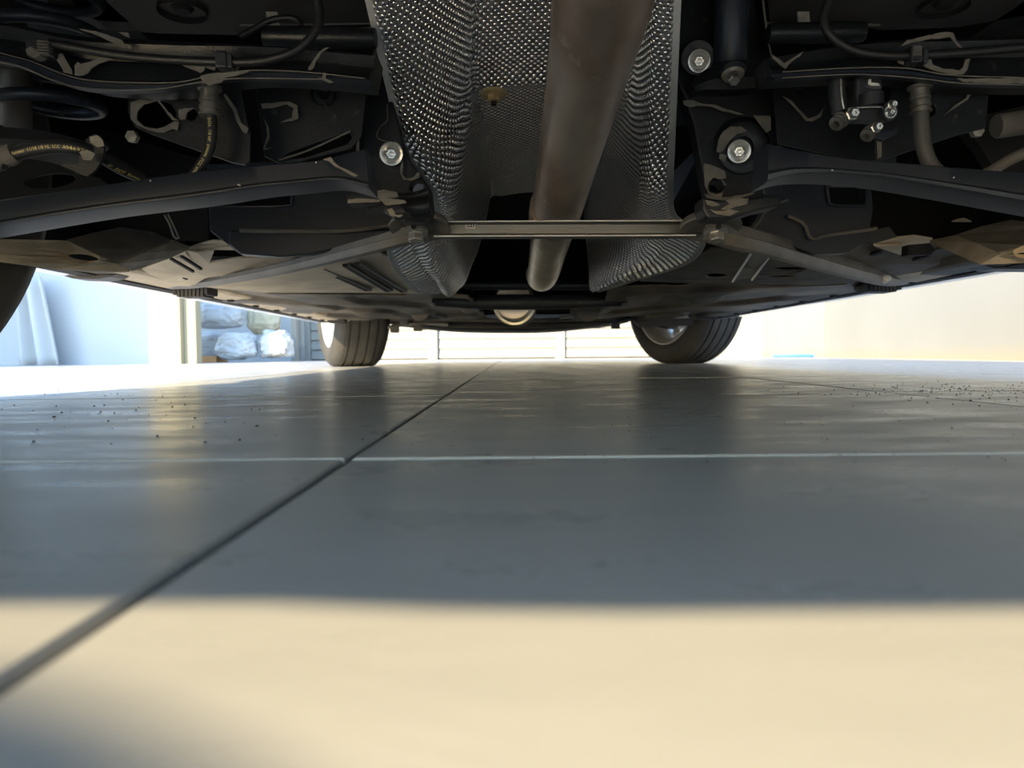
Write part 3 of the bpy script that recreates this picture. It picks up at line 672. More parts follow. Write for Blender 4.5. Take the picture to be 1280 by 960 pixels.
# ---- exhaust
pipe_c = [Vector((.03, -.02, .365)), Vector((.045, .18, .375)), P(774, -150, .42), P(762, -60, .50), P(753, 0, .556), P(737, 80, .68), P(719, 160, .83), P(702, 235, 1.02), P(693, 272, 1.13)]
tube('exhaust_pipe', pipe_c, .0378, M_EXH, car, n=90, seg=48, label='heat-stained brown steel exhaust pipe')
p2 = [P(694, 262, 1.10), P(690, 290, 1.2), P(684, 318, 1.36), P(680, 338, 1.50), P(677, 346, 1.62), P(674, 343, 1.72)]
tube('exhaust_pipe', p2, lambda u: .0345 - .003 * u, M_EXHB, car, n=40, seg=40, label='bright narrower section of exhaust pipe')
tube('pipe_collar', [P(695.5, 258, 1.085), P(692.8, 270, 1.125)], lambda u: .0392, M_EXH, car, n=6, seg=40)
# farther exhaust and front running gear
def cyl(name, a, b, r, m, parent=car, seg=28, taper=None, label=None):
    a = Vector(a); b = Vector(b); L_ = (b - a).length; r2 = taper or r
    return lathe(name, [(0, 0), (r * .9, 0), (r, L_ * .04), (r2, L_ * .96), (r2 * .9, L_), (0, L_)], a, b - a, m, parent, seg=seg, label=label)
cyl('exhaust_pipe', P(642, 376, 2.3), P(648, 384, 3.1), .062, M_EXH); 
cyl('catalytic_converter', P(643, 380, 2.55), P(650, 388, 3.15), .068, M_DGREY)
lathe('pipe_flange', [(.064, 0), (.064, -.006), (.072, -.006), (.074, .0), (.072, .006), (.064, .006), (.064, 0)], P(643, 380, 2.54), (0, -1, 0), M_EXHB, car, seg=40)
cyl('exhaust_bracket', P(525, 388, 2.7), P(540, 394, 3.2), .04, M_DGREY, taper=.02)
cyl('exhaust_bracket', P(735, 386, 2.7), P(722, 392, 3.2), .05, M_DGREY, taper=.035)
tube('brake_line', [P(487, 374, 2.3), P(520, 384, 2.6), P(540, 394, 2.9), P(575, 397, 3.0)], .006, M_BOLT, car, n=16, seg=8)
tube('brake_line', [P(785, 376, 2.4), P(760, 388, 2.7), P(735, 394, 2.9), P(700, 397, 3.0)], .006, M_BOLT, car, n=16, seg=8)
cyl('tunnel_brace', P(535, 357, 1.9), P(770, 357, 1.9), .012, M_BLACK)
ribbon('tunnel_brace', [(540, 371), (600, 368), (700, 368), (784, 371)], [(540, 382), (600, 386), (700, 386), (784, 382)], 2.1, M_BLACK, car, n=16)
for x, Y in ((541, 2.09), (780, 2.09)): lathe('bolt', [(0, 0), (.007, 0), (.007, .004), (.004, .006), (0, .006)], P(x, 380, Y), (0, -.4, -1), M_BOLT, car, seg=12)
# front subframe and belly
ribbon('front_subframe', [(440, 396), (500, 394), (560, 396), (640, 398), (720, 396), (780, 393), (840, 396)], [(440, 401), (500, 402), (560, 402), (640, 403), (720, 402), (780, 400), (840, 400)], 3.3, M_DGREY, car, n=30)
ribbon('engine_undertray', [(478, 400), (560, 402), (640, 402), (700, 402), (790, 400)], [(482, 404), (560, 411.5), (640, 413), (700, 411.5), (785, 403)], 3.35, M_PLASTIC, car, n=30, prof=[(0, .5), (0, .008), (.3, 0), (.8, 0), (1, .02), (1, .5)])
for x, y in ((522, 411), (770, 408), (493, 413), (505, 402)):
    plate('tab', [(x - 6, y - 5), (x + 5, y - 6), (x + 5, y + 3), (x - 5, y + 3)], 3.25, .03, M_PLASTIC, car)
tube('stabiliser_link', [P(480, 410, 3.3), P(520, 404, 3.3), P(560, 406, 3.3)], .008, M_BOLT, car, n=8, seg=8)
tube('stabiliser_link', [P(770, 402, 3.2), P(795, 398, 3.3), P(830, 408, 3.4), P(845, 409, 3.5)], .010, M_BLACK, car, n=10, seg=8)
plate('wheel_arch_liner', [(790, 400), (905, 396), (870, 407), (800, 409)], 3.3, .02, M_PLASTIC, car)

# ---- cross bar and diagonal braces
BY = 1.0
bar = ribbon('cross_brace', [(497, 279), (560, 276.5), (700, 275.5), (850, 275.5), (912, 275)], [(497, 294), (560, 294.5), (700, 294.5), (850, 294), (912, 292)], BY, M_BARST, car,
             prof=[(0, .03), (0, 0), (.06, -.002), (.14, .002), (.2, .009), (.78, .009), (.86, .002), (.93, -.002), (1, 0), (1, .03)], n=30, label='flat grey cross bar with turned edges')
for s_, y_ in (('u', 276.2), ('l', 294.6)):
    x0, x1 = (520, 905) if s_ == 'u' else (542, 870)
    tube('bar_edge', [P(x0, y_ + (1 if s_ == 'u' else .6), BY - .003), P((x0 + x1) / 2, y_, BY - .003), P(x1, y_ - .6, BY - .003)], .0011, M_EDGE, bar, n=10, seg=8)
# label on bar
plate('sticker', [(582, 278.5), (594, 278.5), (594, 285.5), (582, 285.5)], BY + .006, .001, M_LABEL, bar, bevel=0)
plate('sticker_print', [(583, 280), (593, 280), (593, 284), (583, 284)], BY + .0055, .0004, M_INK, bar, bevel=0, holes=[[(584.2, 281), (585.4, 281), (585.4, 283), (584.2, 283)], [(586.6, 281), (588, 280.8), (588, 283), (586.6, 283)], [(589.6, 281), (591.6, 281), (591.6, 283), (589.6, 283)]])
def brace(top, bot, parent=car):
    return ribbon('diagonal_brace', top, bot, None, M_BRACE, parent, n=34, prof=[(0, .022), (0, .002), (.06, 0), (.44, .001), (.5, -.003), (.94, .004), (1, .008), (1, .022)], smooth=True)
bl = brace([(530, 278, .985), (508, 282, .985), (450, 299, 1.05), (350, 328, 1.25), (250, 349, 1.5), (200, 353, 1.62)],
           [(534, 298, .985), (505, 304, .985), (450, 318, 1.05), (350, 341, 1.25), (250, 358, 1.5), (204, 361, 1.62)])
br = brace([(884, 274, .985), (915, 278, .985), (960, 290, 1.05), (1040, 316, 1.25), (1110, 338, 1.5), (1150, 349, 1.66)],
           [(880, 298, .985), (915, 308, .985), (960, 318, 1.05), (1040, 340, 1.25), (1110, 356, 1.5), (1140, 354.5, 1.66)])
def hexbolt(px, py, Y, r, m, parent, axis=(0, -.15, -1), h=.012, wr=1.5):
    c = P(px, py, Y); ax = Vector(axis).normalized()
    b = lathe('bolt', [(0, -.004), (r * wr, -.004), (r * wr, 0), (r * 1.25, .002), (0, .002)], c, ax, m, parent, seg=24)
    lathe('bolt_head', [(0, 0), (r * .97, 0), (r, .001), (r, h), (r * .88, h + .0015), (0, h + .0015)], c + ax * .002, ax, m, b and parent, seg=6, smooth=False)
for cx, br_, lab in ((520, bl, 0), (895, br, 0)):
    s = 1 if cx < 700 else -1
    # stamped end plate: rounded cup seen from below
    c = P(cx + s * 2, 288, BY - .035)
    lathe('end_plate', [(0, -.016), (.030, -.016), (.038, -.012), (.041, -.004), (.040, -.001), (.030, -.003), (.022, -.006), (0, -.007)], c + Vector((0, .02, .004)), (0, -.28, -1), M_BRACE, br_, seg=40)
    hexbolt(cx, 291, .975, .0105, M_BOLT, br_, (0, -.3, -1), .009)
    tube('locating_hole', [P(cx - s * 3, 283.2, .955), P(cx - s * 3, 283, .985)], .0036, M_VOID, br_, n=4, seg=12)
hexbolt(1104, 350, 1.48, .010, M_LABEL, br, (0, -.3, -1), .002)

def pt(l, Y): return [P(a[0], a[1], a[2] if len(a) > 2 else Y) for a in l]
# ---- upper suspension arms with flanged lip
ul = ribbon('upper_arm', [(-60, 16), (0, 20), (60, 31), (120, 38), (200, 41), (320, 48), (400, 54), (468, 62)],
            [(-60, 60), (0, 66), (40, 77), (80, 93), (110, 100), (160, 103), (220, 103), (262, 95), (310, 88), (380, 90), (462, 98)], .76, M_BLACK, car, n=60,
            prof=[(0, .05), (0, .02), (.06, .012), (.2, .005), (.42, .010), (.5, .012), (.6, .006), (.9, .0), (.97, -.002), (1, .0), (1, .05)], label='black flanged upper suspension arm with peeling coating')
ribbon('arm_flange', [(-60, 60), (0, 66), (40, 77), (80, 93), (110, 100), (160, 103), (220, 103), (262, 95), (310, 88), (380, 90), (462, 98)],
       [(-60, 72), (0, 78), (30, 85), (60, 98), (100, 110), (150, 113), (200, 111), (250, 103), (300, 98), (400, 99), (462, 102)], .757, M_BLACKB, ul, n=60,
       prof=[(0, .01), (0, 0), (.08, -.0035), (.2, .003), (.8, .003), (.92, -.003), (1, 0), (1, .01)])
ur = ribbon('upper_arm', [(962, 66), (1060, 48), (1150, 40), (1280, 34), (1340, 30)], [(965, 90), (1060, 85), (1130, 85), (1190, 94), (1280, 97), (1340, 97)], .76, M_BLACK, car, n=50,
            prof=[(0, .05), (0, .02), (.06, .012), (.2, .005), (.42, .010), (.5, .012), (.6, .006), (.9, .0), (.97, -.002), (1, .0), (1, .05)], label='black flanged upper suspension arm with peeling coating')
ribbon('arm_flange', [(965, 90), (1060, 85), (1130, 85), (1190, 94), (1280, 97), (1340, 97)], [(968, 98), (1070, 93), (1150, 98), (1200, 104), (1280, 106), (1340, 106)], .757, M_BLACKB, ur, n=50,
       prof=[(0, .01), (0, 0), (.08, -.0035), (.2, .003), (.8, .003), (.92, -.003), (1, 0), (1, .01)])
def flake(pts, Y, parent, r=.7, m=M_WAX_GLINT): return plate('peeled_coating', pts, Y, .0012, m, parent, rough=r, bevel=0)
for pts in ([(66, 68), (78, 67), (82, 75), (90, 88), (90, 93), (80, 91), (74, 80)], [(93, 94), (93, 82), (97, 77), (101, 80), (112, 77), (130, 71), (150, 68), (158, 71), (140, 75), (124, 79), (114, 85), (110, 91), (104, 94)],
            [(98, 36), (112, 38), (126, 41), (138, 45), (152, 50), (160, 60), (150, 58), (142, 54), (130, 48), (118, 43)], [(148, 40), (160, 41), (162, 47), (156, 45)],
            [(222, 77), (240, 80), (258, 80), (255, 88), (250, 91), (240, 87), (230, 83)], [(257, 78), (271, 82), (268, 88), (258, 85)], [(286, 86), (300, 80), (299, 85), (292, 89), (286, 88)],
            [(250, 95), (262, 92), (290, 90), (318, 88), (300, 93), (282, 97), (276, 103), (262, 107), (254, 103)],
            [(385, 85), (390, 78), (398, 66), (405, 60), (412, 59), (404, 64), (395, 76), (391, 86), (386, 88)], [(404, 91), (407, 91), (407, 98), (417, 103), (412, 104), (400, 99), (394, 98), (403, 97)]):
    flake(pts, .7525, ul)
for pts in ([(966, 68), (974, 74), (980, 79), (990, 73), (1003, 65), (1008, 60), (1000, 70), (990, 77), (982, 86), (976, 82), (966, 73)],
            [(1126, 58), (1134, 50), (1150, 46), (1180, 40), (1192, 41), (1196, 52), (1204, 60), (1198, 58), (1188, 46), (1160, 49), (1138, 54)],
            [(1150, 76), (1164, 73), (1166, 81), (1180, 86), (1200, 88), (1204, 84), (1207, 74), (1213, 73), (1210, 86), (1204, 93), (1190, 94), (1168, 88), (1156, 83)],
            [(1122, 75), (1132, 77), (1130, 81), (1124, 79)], [(1196, 98), (1240, 98), (1280, 97), (1281, 104), (1240, 104), (1204, 102)]):
    flake(pts, .7525, ur)

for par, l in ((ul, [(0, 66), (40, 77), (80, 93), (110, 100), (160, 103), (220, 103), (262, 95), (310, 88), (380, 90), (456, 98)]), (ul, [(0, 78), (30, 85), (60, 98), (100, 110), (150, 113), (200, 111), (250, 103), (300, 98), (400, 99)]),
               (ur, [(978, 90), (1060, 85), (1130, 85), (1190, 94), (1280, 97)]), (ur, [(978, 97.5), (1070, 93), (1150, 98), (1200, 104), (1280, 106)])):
    tube('lip_highlight', [P(a, b, .7525) for a, b in l], .0006, M_WAX_GLINT, par, n=60, seg=8)  # pale tubes paint the highlight lines along the arm lips
# ---- cables along the arms with clips
def pt(l, Y): return [P(a[0], a[1], a[2] if len(a) > 2 else Y) for a in l]
tube('cable', pt([(62, 54), (100, 61), (150, 69), (200, 74), (260, 77), (300, 78), (335, 75), (370, 63), (392, 42), (400, 20), (396, -5), (385, -40)], .745), .0043, M_HOSE, car, n=70)
tube('cable', pt([(1048, -30), (1035, 2), (1029, 22), (1036, 42), (1056, 58), (1084, 67), (1130, 70), (1200, 66), (1280, 59), (1330, 55)], .745), .0043, M_HOSE, car, n=70)
def cable_clip(x, y, Y=.738):
    e = empty('cable_clip', P(x, y, Y), car)
    plate('clip_body', [(x - 8, y - 10), (x + 6, y - 10), (x + 7, y + 11), (x - 7, y + 12)], Y, .016, M_PLASTIC, e, bevel=.0015)
    plate('clip_tab', [(x + 7, y - 6), (x + 13, y - 6), (x + 14, y + 12), (x + 8, y + 12)], Y + .001, .012, M_PLASTIC, e, bevel=.001)
    plate('clip_ridge', [(x - 7, y - 9), (x + 5, y - 9), (x + 5, y - 7), (x - 7, y - 7)], Y - .002, .003, M_BLACKB, e)
    plate('clip_ridge', [(x - 5, y + 7), (x + 4, y + 7), (x + 4, y + 9), (x - 5, y + 9)], Y - .002, .003, M_BLACKB, e)
cable_clip(276, 72); cable_clip(1147, 66)
e = empty('cable_connector', P(48, 58, .738), car)
for k in range(5): plate('connector_rib', [(45, 50 + k * 3.6), (60, 51 + k * 3.6), (61, 53 + k * 3.6), (46, 52.4 + k * 3.6)], .737, .01, M_DGREY, e, bevel=.0003)
plate('connector_body', [(30, 48), (66, 52), (64, 70), (32, 70)], .742, .016, M_PLASTIC, e, bevel=.002)
plate('connector_body', [(31, 62), (38, 57), (49, 64), (50, 69), (43, 72), (33, 67)], .738, .012, M_WAX_GLINT, e, bevel=.001, rough=.5)
e = empty('cable_connector', P(1147, 62, .735), car)
for k in range(5): plate('connector_rib', [(1142, 57 + k * 2.6), (1153, 57 + k * 2.6), (1153, 58.4 + k * 2.6), (1142, 58.4 + k * 2.6)], .7345, .003, M_DGREY, e, bevel=.0002)

# ---- floor pan above, with clips on a seam
pan = plate('rear_floor_pan', [(60, -90), (470, -60), (468, 28), (350, 30), (300, 44), (200, 42), (120, 36), (60, 10)], .50, .006, M_PAN, car, 'H')
pan2 = plate('rear_floor_pan', [(955, -60), (1300, -90), (1280, 20), (1200, 34), (1100, 38), (1060, 30), (962, 29)], .50, .006, M_PAN, car, 'H')
for pn, x, y in ((pan, 228, 11), (pan2, 1180, 5)):
    lathe('grommet', [(0, .004), (.010, .004), (.016, -.003), (.026, -.004), (.030, .0), (.030, .006)], HP(x, y, .499), (0, 0, -1), M_VOID, pn, seg=24)
for pn, x, fl in ((pan, 340, 1), (pan2, 1005, -1)):
    tube('pan_edge', [P(470 if fl > 0 else 958, 29, 1.0), P(300 if fl > 0 else 1100, 31, 1.0)], .0018, M_DGREY, pn, n=4, seg=8)
    e = empty('spring_clip', P(x, 20, .96), car)
    plate('clip_face', [(x - 8, 14), (x + 7, 14), (x + 8, 27), (x - 7, 27)], .955, .004, M_CLIP, e, bevel=.001)
    plate('clip_leg', [(x - 4, 27), (x + 8, 27), (x + 16 * (1 if fl > 0 else -.6), 41), (x + (2 if fl > 0 else -18), 41)], .957, .003, M_CLIP, e, bevel=.0008)
tube('wiring', pt([(300, 46), (322, 34), (336, 26), (360, 22), (375, 28), (376, 50)], .95), .004, M_HOSE, car, n=20)
# subframe rear cross tube
cyl('subframe_tube', P(330, 46, .86), P(470, 48, .86), .012, M_BLACK); cyl('subframe_tube', P(960, 42, .90), P(1080, 40, .90), .012, M_BLACK)

# ---- subframe webs behind the arms
plate('subframe_web', [(318, 96), (460, 96), (452, 170), (438, 186), (352, 206), (330, 195), (322, 130)], .88, .004, M_BLACK, car,
      holes=[ell(404, 118, 5.5, 5.5), [(362, 190), (436, 164), (440, 172), (434, 180), (380, 197), (350, 199)]], label='black subframe web with round hole')
lathe('boss', [(.006, .006), (.0062, -.004), (.008, -.005), (.012, -.002), (.014, .004)], P(404, 118, .878), (0, -1, -.05), M_BLACK, car, seg=24)
web = plate('subframe_web', [(965, 98), (1120, 96), (1128, 150), (1120, 205), (1060, 200), (1000, 186), (972, 180)], .92, .004, M_BLACK, car, holes=[ell(1000, 116, 5.5, 5.5)])
for pts in ([(326, 130), (345, 128), (362, 127), (372, 132), (373, 148), (366, 151), (350, 153), (365, 147), (367, 135), (358, 130), (340, 135), (328, 136)],
            [(329, 145), (336, 160), (337, 172), (331, 186), (342, 183), (333, 187), (329, 186), (334, 170), (333, 158)]):
    flake(pts, .874, car, .5)
for pts in ([(978, 120), (990, 126), (1000, 138), (1010, 148), (1022, 144), (1032, 132), (1026, 146), (1016, 152), (1008, 151), (996, 138), (986, 127)],): flake(pts, .915, web, .6)
tube('web_seam', pt([(348, 200), (380, 190), (410, 177), (438, 164)], .874), .0012, M_DGREY, car, n=12, seg=6)
# bracket plates carrying the brake hoses
bkl = plate('hose_bracket', [(160, 104), (300, 108), (308, 150), (313, 168), (312, 202), (306, 206), (290, 203), (190, 168), (168, 158), (160, 140)], .82, .004, M_BLACK, car,
            holes=[ell(195, 143, 25, 19), ell(239, 143, 7.5, 8.5), ell(235, 119, 11, 4)], label='black bracket plate with oval and round holes')
bkr = plate('hose_bracket', [(1094, 175), (1120, 100), (1140, 104), (1225, 112), (1236, 120), (1232, 160), (1200, 168), (1100, 201), (1094, 199)], .82, .004, M_BLACK, car, holes=[ell(1163, 137, 7, 8.5)], label='black bracket plate with round hole')
for pts in ([(163, 128), (175, 124), (196, 126), (180, 130), (172, 138), (171, 150), (180, 158), (196, 161), (208, 157), (218, 151), (224, 153), (222, 163), (216, 161), (205, 166), (190, 164), (172, 157), (163, 148)],
            [(223, 137), (233, 135), (240, 136), (234, 140), (232, 149), (226, 150), (223, 146)], [(196, 112), (199, 112), (198, 124), (206, 134), (217, 147), (224, 151), (215, 150), (203, 134), (196, 126)],
            [(278, 108), (283, 119), (296, 137), (301, 153), (310, 160), (308, 167), (303, 164), (296, 152), (291, 138), (280, 120)]):
    flake(pts, .816, bkl, .5)
for pts in ([(1210, 114), (1214, 118), (1209, 125), (1198, 132), (1180, 144), (1196, 130), (1208, 122)], [(1096, 174), (1102, 174), (1102, 196), (1097, 199)]): flake(pts, .816, bkr, .4)

# ---- brake hoses
def fitting(pts, Y, parent, rr=.011):
    path = pt(pts, Y)
    prof = lambda u: rr * (1.25 if u < .12 else (.98 if u < .4 else (1.08 if u < .55 else (.92 if u < .65 else (1.08 if u < .8 else (.95 if u < .9 else 1.12))))))
    tube('crimp_fitting', path, prof, M_CLIP if parent is None else MATS['crimp'], parent, n=44, seg=20)
mat('crimp', (.30, .285, .25), .38, metal=.7, var=(.2, .19, .16), var_scale=80)
h1 = tube('brake_hose', pt([(262, 132), (264, 145), (265, 165), (262, 185), (254, 202), (240, 222), (225, 240)], .785), .0055, M_HOSE, car, n=40, seg=16, label='black brake hose with yellow print')
fitting([(262, 108), (262, 145)], .785, h1, .0098)
h3 = tube('brake_hose', pt([(1150, 120), (1151, 145), (1152, 165), (1155, 185), (1163, 205), (1180, 225)], .785), .0080, M_HOSEG, car, n=40, seg=16)
fitting([(1149.5, 107), (1151, 141)], .785, h3, .0095)
HL = [(-30, 215, .70), (0, 204, .70), (18, 193, .70), (45, 186, .70), (70, 183, .70), (95, 185, .70), (115, 190, .71), (128, 196, .725), (150, 209, .745), (175, 221, .765), (200, 236, .78)]
h2 = tube('brake_hose', pt(HL, .70), .0068, M_HOSE, car, n=60, seg=16, label='black brake hose with yellow print')
def hose_text(txt, path, Y, s0, size, r, parent, name='hose_print'):
    cu = bpy.data.curves.new('t', 'FONT'); cu.body = txt; cu.size = size; cu.resolution_u = 2
    to = bpy.data.objects.new('t', cu); COL.objects.link(to); bpy.context.view_layer.update()
    me = to.evaluated_get(bpy.context.evaluated_depsgraph_get()).to_mesh()
    vs = [v.co.copy() for v in me.vertices]; fs = [tuple(p.vertices) for p in me.polygons]; to.to_mesh_clear() if hasattr(to, 'to_mesh_clear') else None
    pts = cr(pt(path, Y), 200); d = [0]
    for i in range(1, 200): d.append(d[-1] + (pts[i] - pts[i - 1]).length)
    out = []
    for v in vs:
        s = s0 + v.x; i = 0
        while i < 197 and d[i + 1] < s: i += 1
        u = (s - d[i]) / (d[i + 1] - d[i]); p = pts[i].lerp(pts[i + 1], u); t = (pts[i + 1] - pts[i]).normalized()
        vw = Vector((0, -1, -.25)); vw = (vw - t * vw.dot(t)).normalized(); up_ = vw.cross(t).normalized() * -1
        if up_.z < 0 and abs(t.z) < .9: up_ = -up_
        a = (v.y - size * .36) / r; a = max(-1.3, min(1.3, a))
        out.append(p + up_ * (r * math.sin(a)) + vw * (r * math.cos(a) + .0004))
    bpy.data.objects.remove(to)
    return add(name, out, fs, M_TEXT, parent)
hose_text('Rmmar  11/18 1/8 HL  LCC  A04697', HL, .70, .042, .0042, .0068, h2)
hose_text('97   DOT  Rmmar', HL, .70, .134, .0050, .0068, h2)
HV = [(262, 132), (264, 145), (265, 165), (262, 185), (254, 202), (240, 222), (225, 240)]
hose_text('DOT  1/8 HL  Rmmar  LCC A04697', HV, .785, .014, .0046, .0055, h1)
lathe('hose_collar', [(0, -.012), (.009, -.012), (.0105, -.006), (.009, 0), (.0105, .006), (.009, .012), (0, .012)], P(4, 197, .70), P(20, 190, .70) - P(4, 197, .70), M_DGREY, h2, seg=20)
# bracket that holds the hose
hb = plate('hose_clip', [(99, 186), (104, 178), (112, 170), (122, 170), (129, 176), (130, 188), (127, 200), (120, 212), (110, 220), (98, 217), (86, 211), (70, 204), (98, 203)], .705, .004, M_BLACK, car, rough=.4)
flake([(112, 171), (121, 169), (128, 174), (130, 182), (122, 184), (113, 178)], .690, hb, .6, MATS['crimp'])
flake([(99, 190), (108, 187), (119, 192), (115, 200), (104, 200)], .690, hb, .6, M_WAX_GLINT)

# ---- coil springs (left one in view, right one just outside)
def spring(cx, cy0, Y, R, turns, pitch, r, tilt=0.0):
    c = P(cx, cy0, Y); pts = []
    n = int(turns * 36)
    for i in range(n + 1):
        a = 2 * math.pi * i / 36; pts.append(c + Vector((R * math.cos(a), R * .98 * math.sin(a), pitch * i / 36 + tilt * R * math.sin(a))))
    tube('coil_spring', pts, r, M_BLACKB, car, n=n, seg=14, resample=False)
spring(50, 176, .88, .066, 6.2, .042, .0072); spring(1400, 176, .80, .066, 6.2, .042, .0072)
cyl('spring_seat', P(52, 192, .88), P(52, 178, .88), .06, M_VOID, seg=36)
cyl('damper', P(20, 215, .92), P(18, 60, .92), .018, M_DGREY, seg=24)
plate('spring_link', [(-60, 190), (20, 196), (60, 202), (95, 212), (125, 222), (150, 245), (-60, 262)], .80, .006, M_VOID, car, holes=[ell(62, 226, 32, 9, 20, -.1)], bevel=.003)
plate('spring_link', [(1200, 150), (1290, 130), (1340, 130), (1340, 240), (1260, 240), (1230, 190)], .98, .02, M_VOID, car)
tube('stabiliser_bar', pt([(1232, 218), (1262, 200), (1300, 182)], .80), .006, M_DGREY, car, n=8)
cyl('bush', P(1245, 158, .86), P(1300, 150, .86), .014, M_DGREY)
lathe('bolt', [(0, 0), (.007, 0), (.007, .008), (0, .009)], P(1218, 165, .86), (0, -1, -.1), M_CLIP, car, seg=6, smooth=False)
lathe('bolt', [(0, 0), (.007, 0), (.007, .008), (0, .009)], P(168, 172, .86), (0, -1, -.1), M_CLIP, car, seg=6, smooth=False)

# ---- long lower arms
la = ribbon('lower_arm', [(-80, 262), (0, 249), (120, 232), (240, 214), (330, 205), (400, 199), (430, 191), (456, 185)], [(-80, 296), (0, 282), (120, 262), (240, 247), (320, 235), (370, 230), (420, 226), (462, 236)], .72, M_BLACKB, car, n=60,
            prof=[(0, .045), (0, .004), (.03, .001), (.08, 0), (.80, -.001), (.86, .001), (.91, -.003), (.97, -.003), (1, .003), (1, .045)], label='long black lower suspension arm')
ra = ribbon('lower_arm', [(962, 178), (1000, 187), (1060, 197), (1180, 207), (1280, 215), (1360, 222)], [(958, 228), (990, 219), (1030, 217), (1080, 220), (1140, 228), (1280, 253), (1360, 268)], .72, M_BLACKB, car, n=60,
            prof=[(0, .045), (0, .004), (.03, .001), (.08, 0), (.70, -.001), (.76, .001), (.82, -.004), (.96, -.003), (1, .003), (1, .045)], label='long black lower suspension arm')
flake([(403, 199), (414, 196), (417, 202), (424, 208), (436, 213), (448, 219), (443, 221), (430, 214), (418, 208), (412, 202)], .708, la, .5)
for (x, y, a_) in ((298, 231, la), (300, 232, la), (1040, 213, ra), (1192, 222, ra), (395, 203, la), (188, 226, la)):
    lathe('chip', [(0, 0), (.0007, 0), (.0007, .0006), (0, .0007)], P(x, y, .714), (0, -1, 0), M_LABEL, a_, seg=6)

# ---- subframe mounting brackets with the big washers
def flange(name, l, Y0, Y1, parent):
    ribbon(name, [(a - 1.2, b, Y0) for a, b in l], [(a + 1.2, b, Y0) for a, b in l], None, M_BLACK, parent, n=30, prof=[(0, 0), (1, 0), (1, Y1 - Y0), (0, Y1 - Y0)], smooth=False)
    tube('flange_highlight', pt(l, Y0 - .001), .0011, M_WAX_GLINT, parent, n=30, seg=8)  # pale tube paints the bright line along the flange
def bolt(px, py, Y, r, parent, m=M_BOLT, axis=None):
    c = P(px, py, Y); ax = Vector(axis).normalized() if axis else (Vector((0, 0, CAM_H)) - c).normalized() * 1.0
    ax = (ax + Vector((.0, 0, -.05))).normalized()
    lathe('washer', [(0, -.004), (r, -.004), (r, 0), (r * .93, .0022), (r * .72, .0016), (r * .6, .0005), (0, .0005)], c, ax, m, parent, seg=40)
    lathe('bolt_head', [(0, .002), (r * .36, .002), (r * .40, .0035), (r * .42, .009), (r * .36, .0105), (r * .2, .0105), (r * .17, .006), (0, .0055)], c, ax, m, parent, seg=48, star=(6, .09))
bkL = plate('subframe_bracket', [(462, 58), (472, 56), (480, 60), (490, 120), (502, 172), (512, 200), (538, 236), (541, 262), (537, 278), (504, 277), (470, 250), (454, 222), (446, 192), (452, 150), (460, 100)], .93, .03, M_BLACK, car,
            holes=[[(513, 228), (518, 223), (527, 224), (530, 233), (524, 242), (516, 241), (512, 236)]], bevel=.003, label='black subframe bracket with washered bolt')
tube('bracket_highlight', pt([(470, 54), (466, 78), (461, 102), (456, 126), (450, 156), (447, 188), (450, 214), (462, 230)], .925), .0019, M_DGREY, bkL, n=30, seg=8)  # grey tube paints the highlight line on the bracket rim
flange('bracket_flange', [(472, 54), (467, 78), (462, 102), (456, 126), (450, 156), (448, 188), (451, 214), (461, 226)], .905, .93, bkL)
bolt(489, 192, .915, .0150, bkL)
tube('bracket_pressing', pt([(462, 238), (480, 246), (512, 247), (536, 240)], .92), .006, M_BLACK, bkL, n=16)
cyl('bush', P(492, 262, .90), P(538, 258, .90), .013, M_BLACK, bkL)
plate('bracket_lug', [(432, 228), (463, 226), (470, 236), (476, 248), (455, 252), (434, 254)], .80, .03, M_BLACK, bkL, bevel=.002)
plate('bracket_lug', [(455, 246), (478, 244), (502, 256), (512, 266), (490, 268), (478, 262), (456, 262)], .84, .03, M_BLACK, bkL, bevel=.002)
for pts in ([(466, 239), (480, 237), (496, 240), (498, 246), (482, 247), (506, 250), (508, 254), (482, 257), (476, 250), (468, 246)], [(484, 262), (490, 260), (494, 268), (504, 268), (500, 272), (488, 270)],
            [(502, 198), (504, 208), (503, 218), (508, 223), (516, 222), (524, 214), (525, 222), (514, 226), (504, 225), (500, 216)], [(435, 249), (450, 248), (474, 250), (476, 252), (452, 253), (434, 254)]):
    flake(pts, .795 if pts[0][0] < 500 and pts[0][1] > 230 else .922, bkL, .6)
tube('coating_crack', pt([(484, 130), (484, 150), (476, 158), (471, 168), (474, 174), (486, 177)], .926), .0008, M_WAX_GLINT, bkL, n=20, seg=6)

bkR = plate('subframe_bracket', [(848, -20), (955, -20), (962, 50), (972, 120), (976, 178), (973, 206), (962, 226), (956, 245), (930, 248), (905, 254), (886, 250), (878, 215), (868, 160), (855, 120), (846, 100)], .955, .03, M_BLACK, car,
            holes=[[(888, 230), (893, 225), (901, 226), (905, 232), (902, 239), (894, 240), (888, 236)]], bevel=.003, label='black subframe bracket with two washered bolts')
tube('bracket_highlight', pt([(952, -10), (957, 30), (964, 72), (970, 115), (974, 150), (975, 180), (972, 206), (962, 226)], .948), .0019, M_DGREY, bkR, n=30, seg=8)  # highlight line of the right bracket rim, painted as a grey tube
flange('bracket_flange', [(952, -10), (957, 30), (964, 72), (970, 115), (974, 150), (975, 180), (972, 206), (962, 224)], .93, .955, bkR)
bolt(924, 189, .935, .0150, bkR)
bolt(874, 76, .93, .0145, bkR)
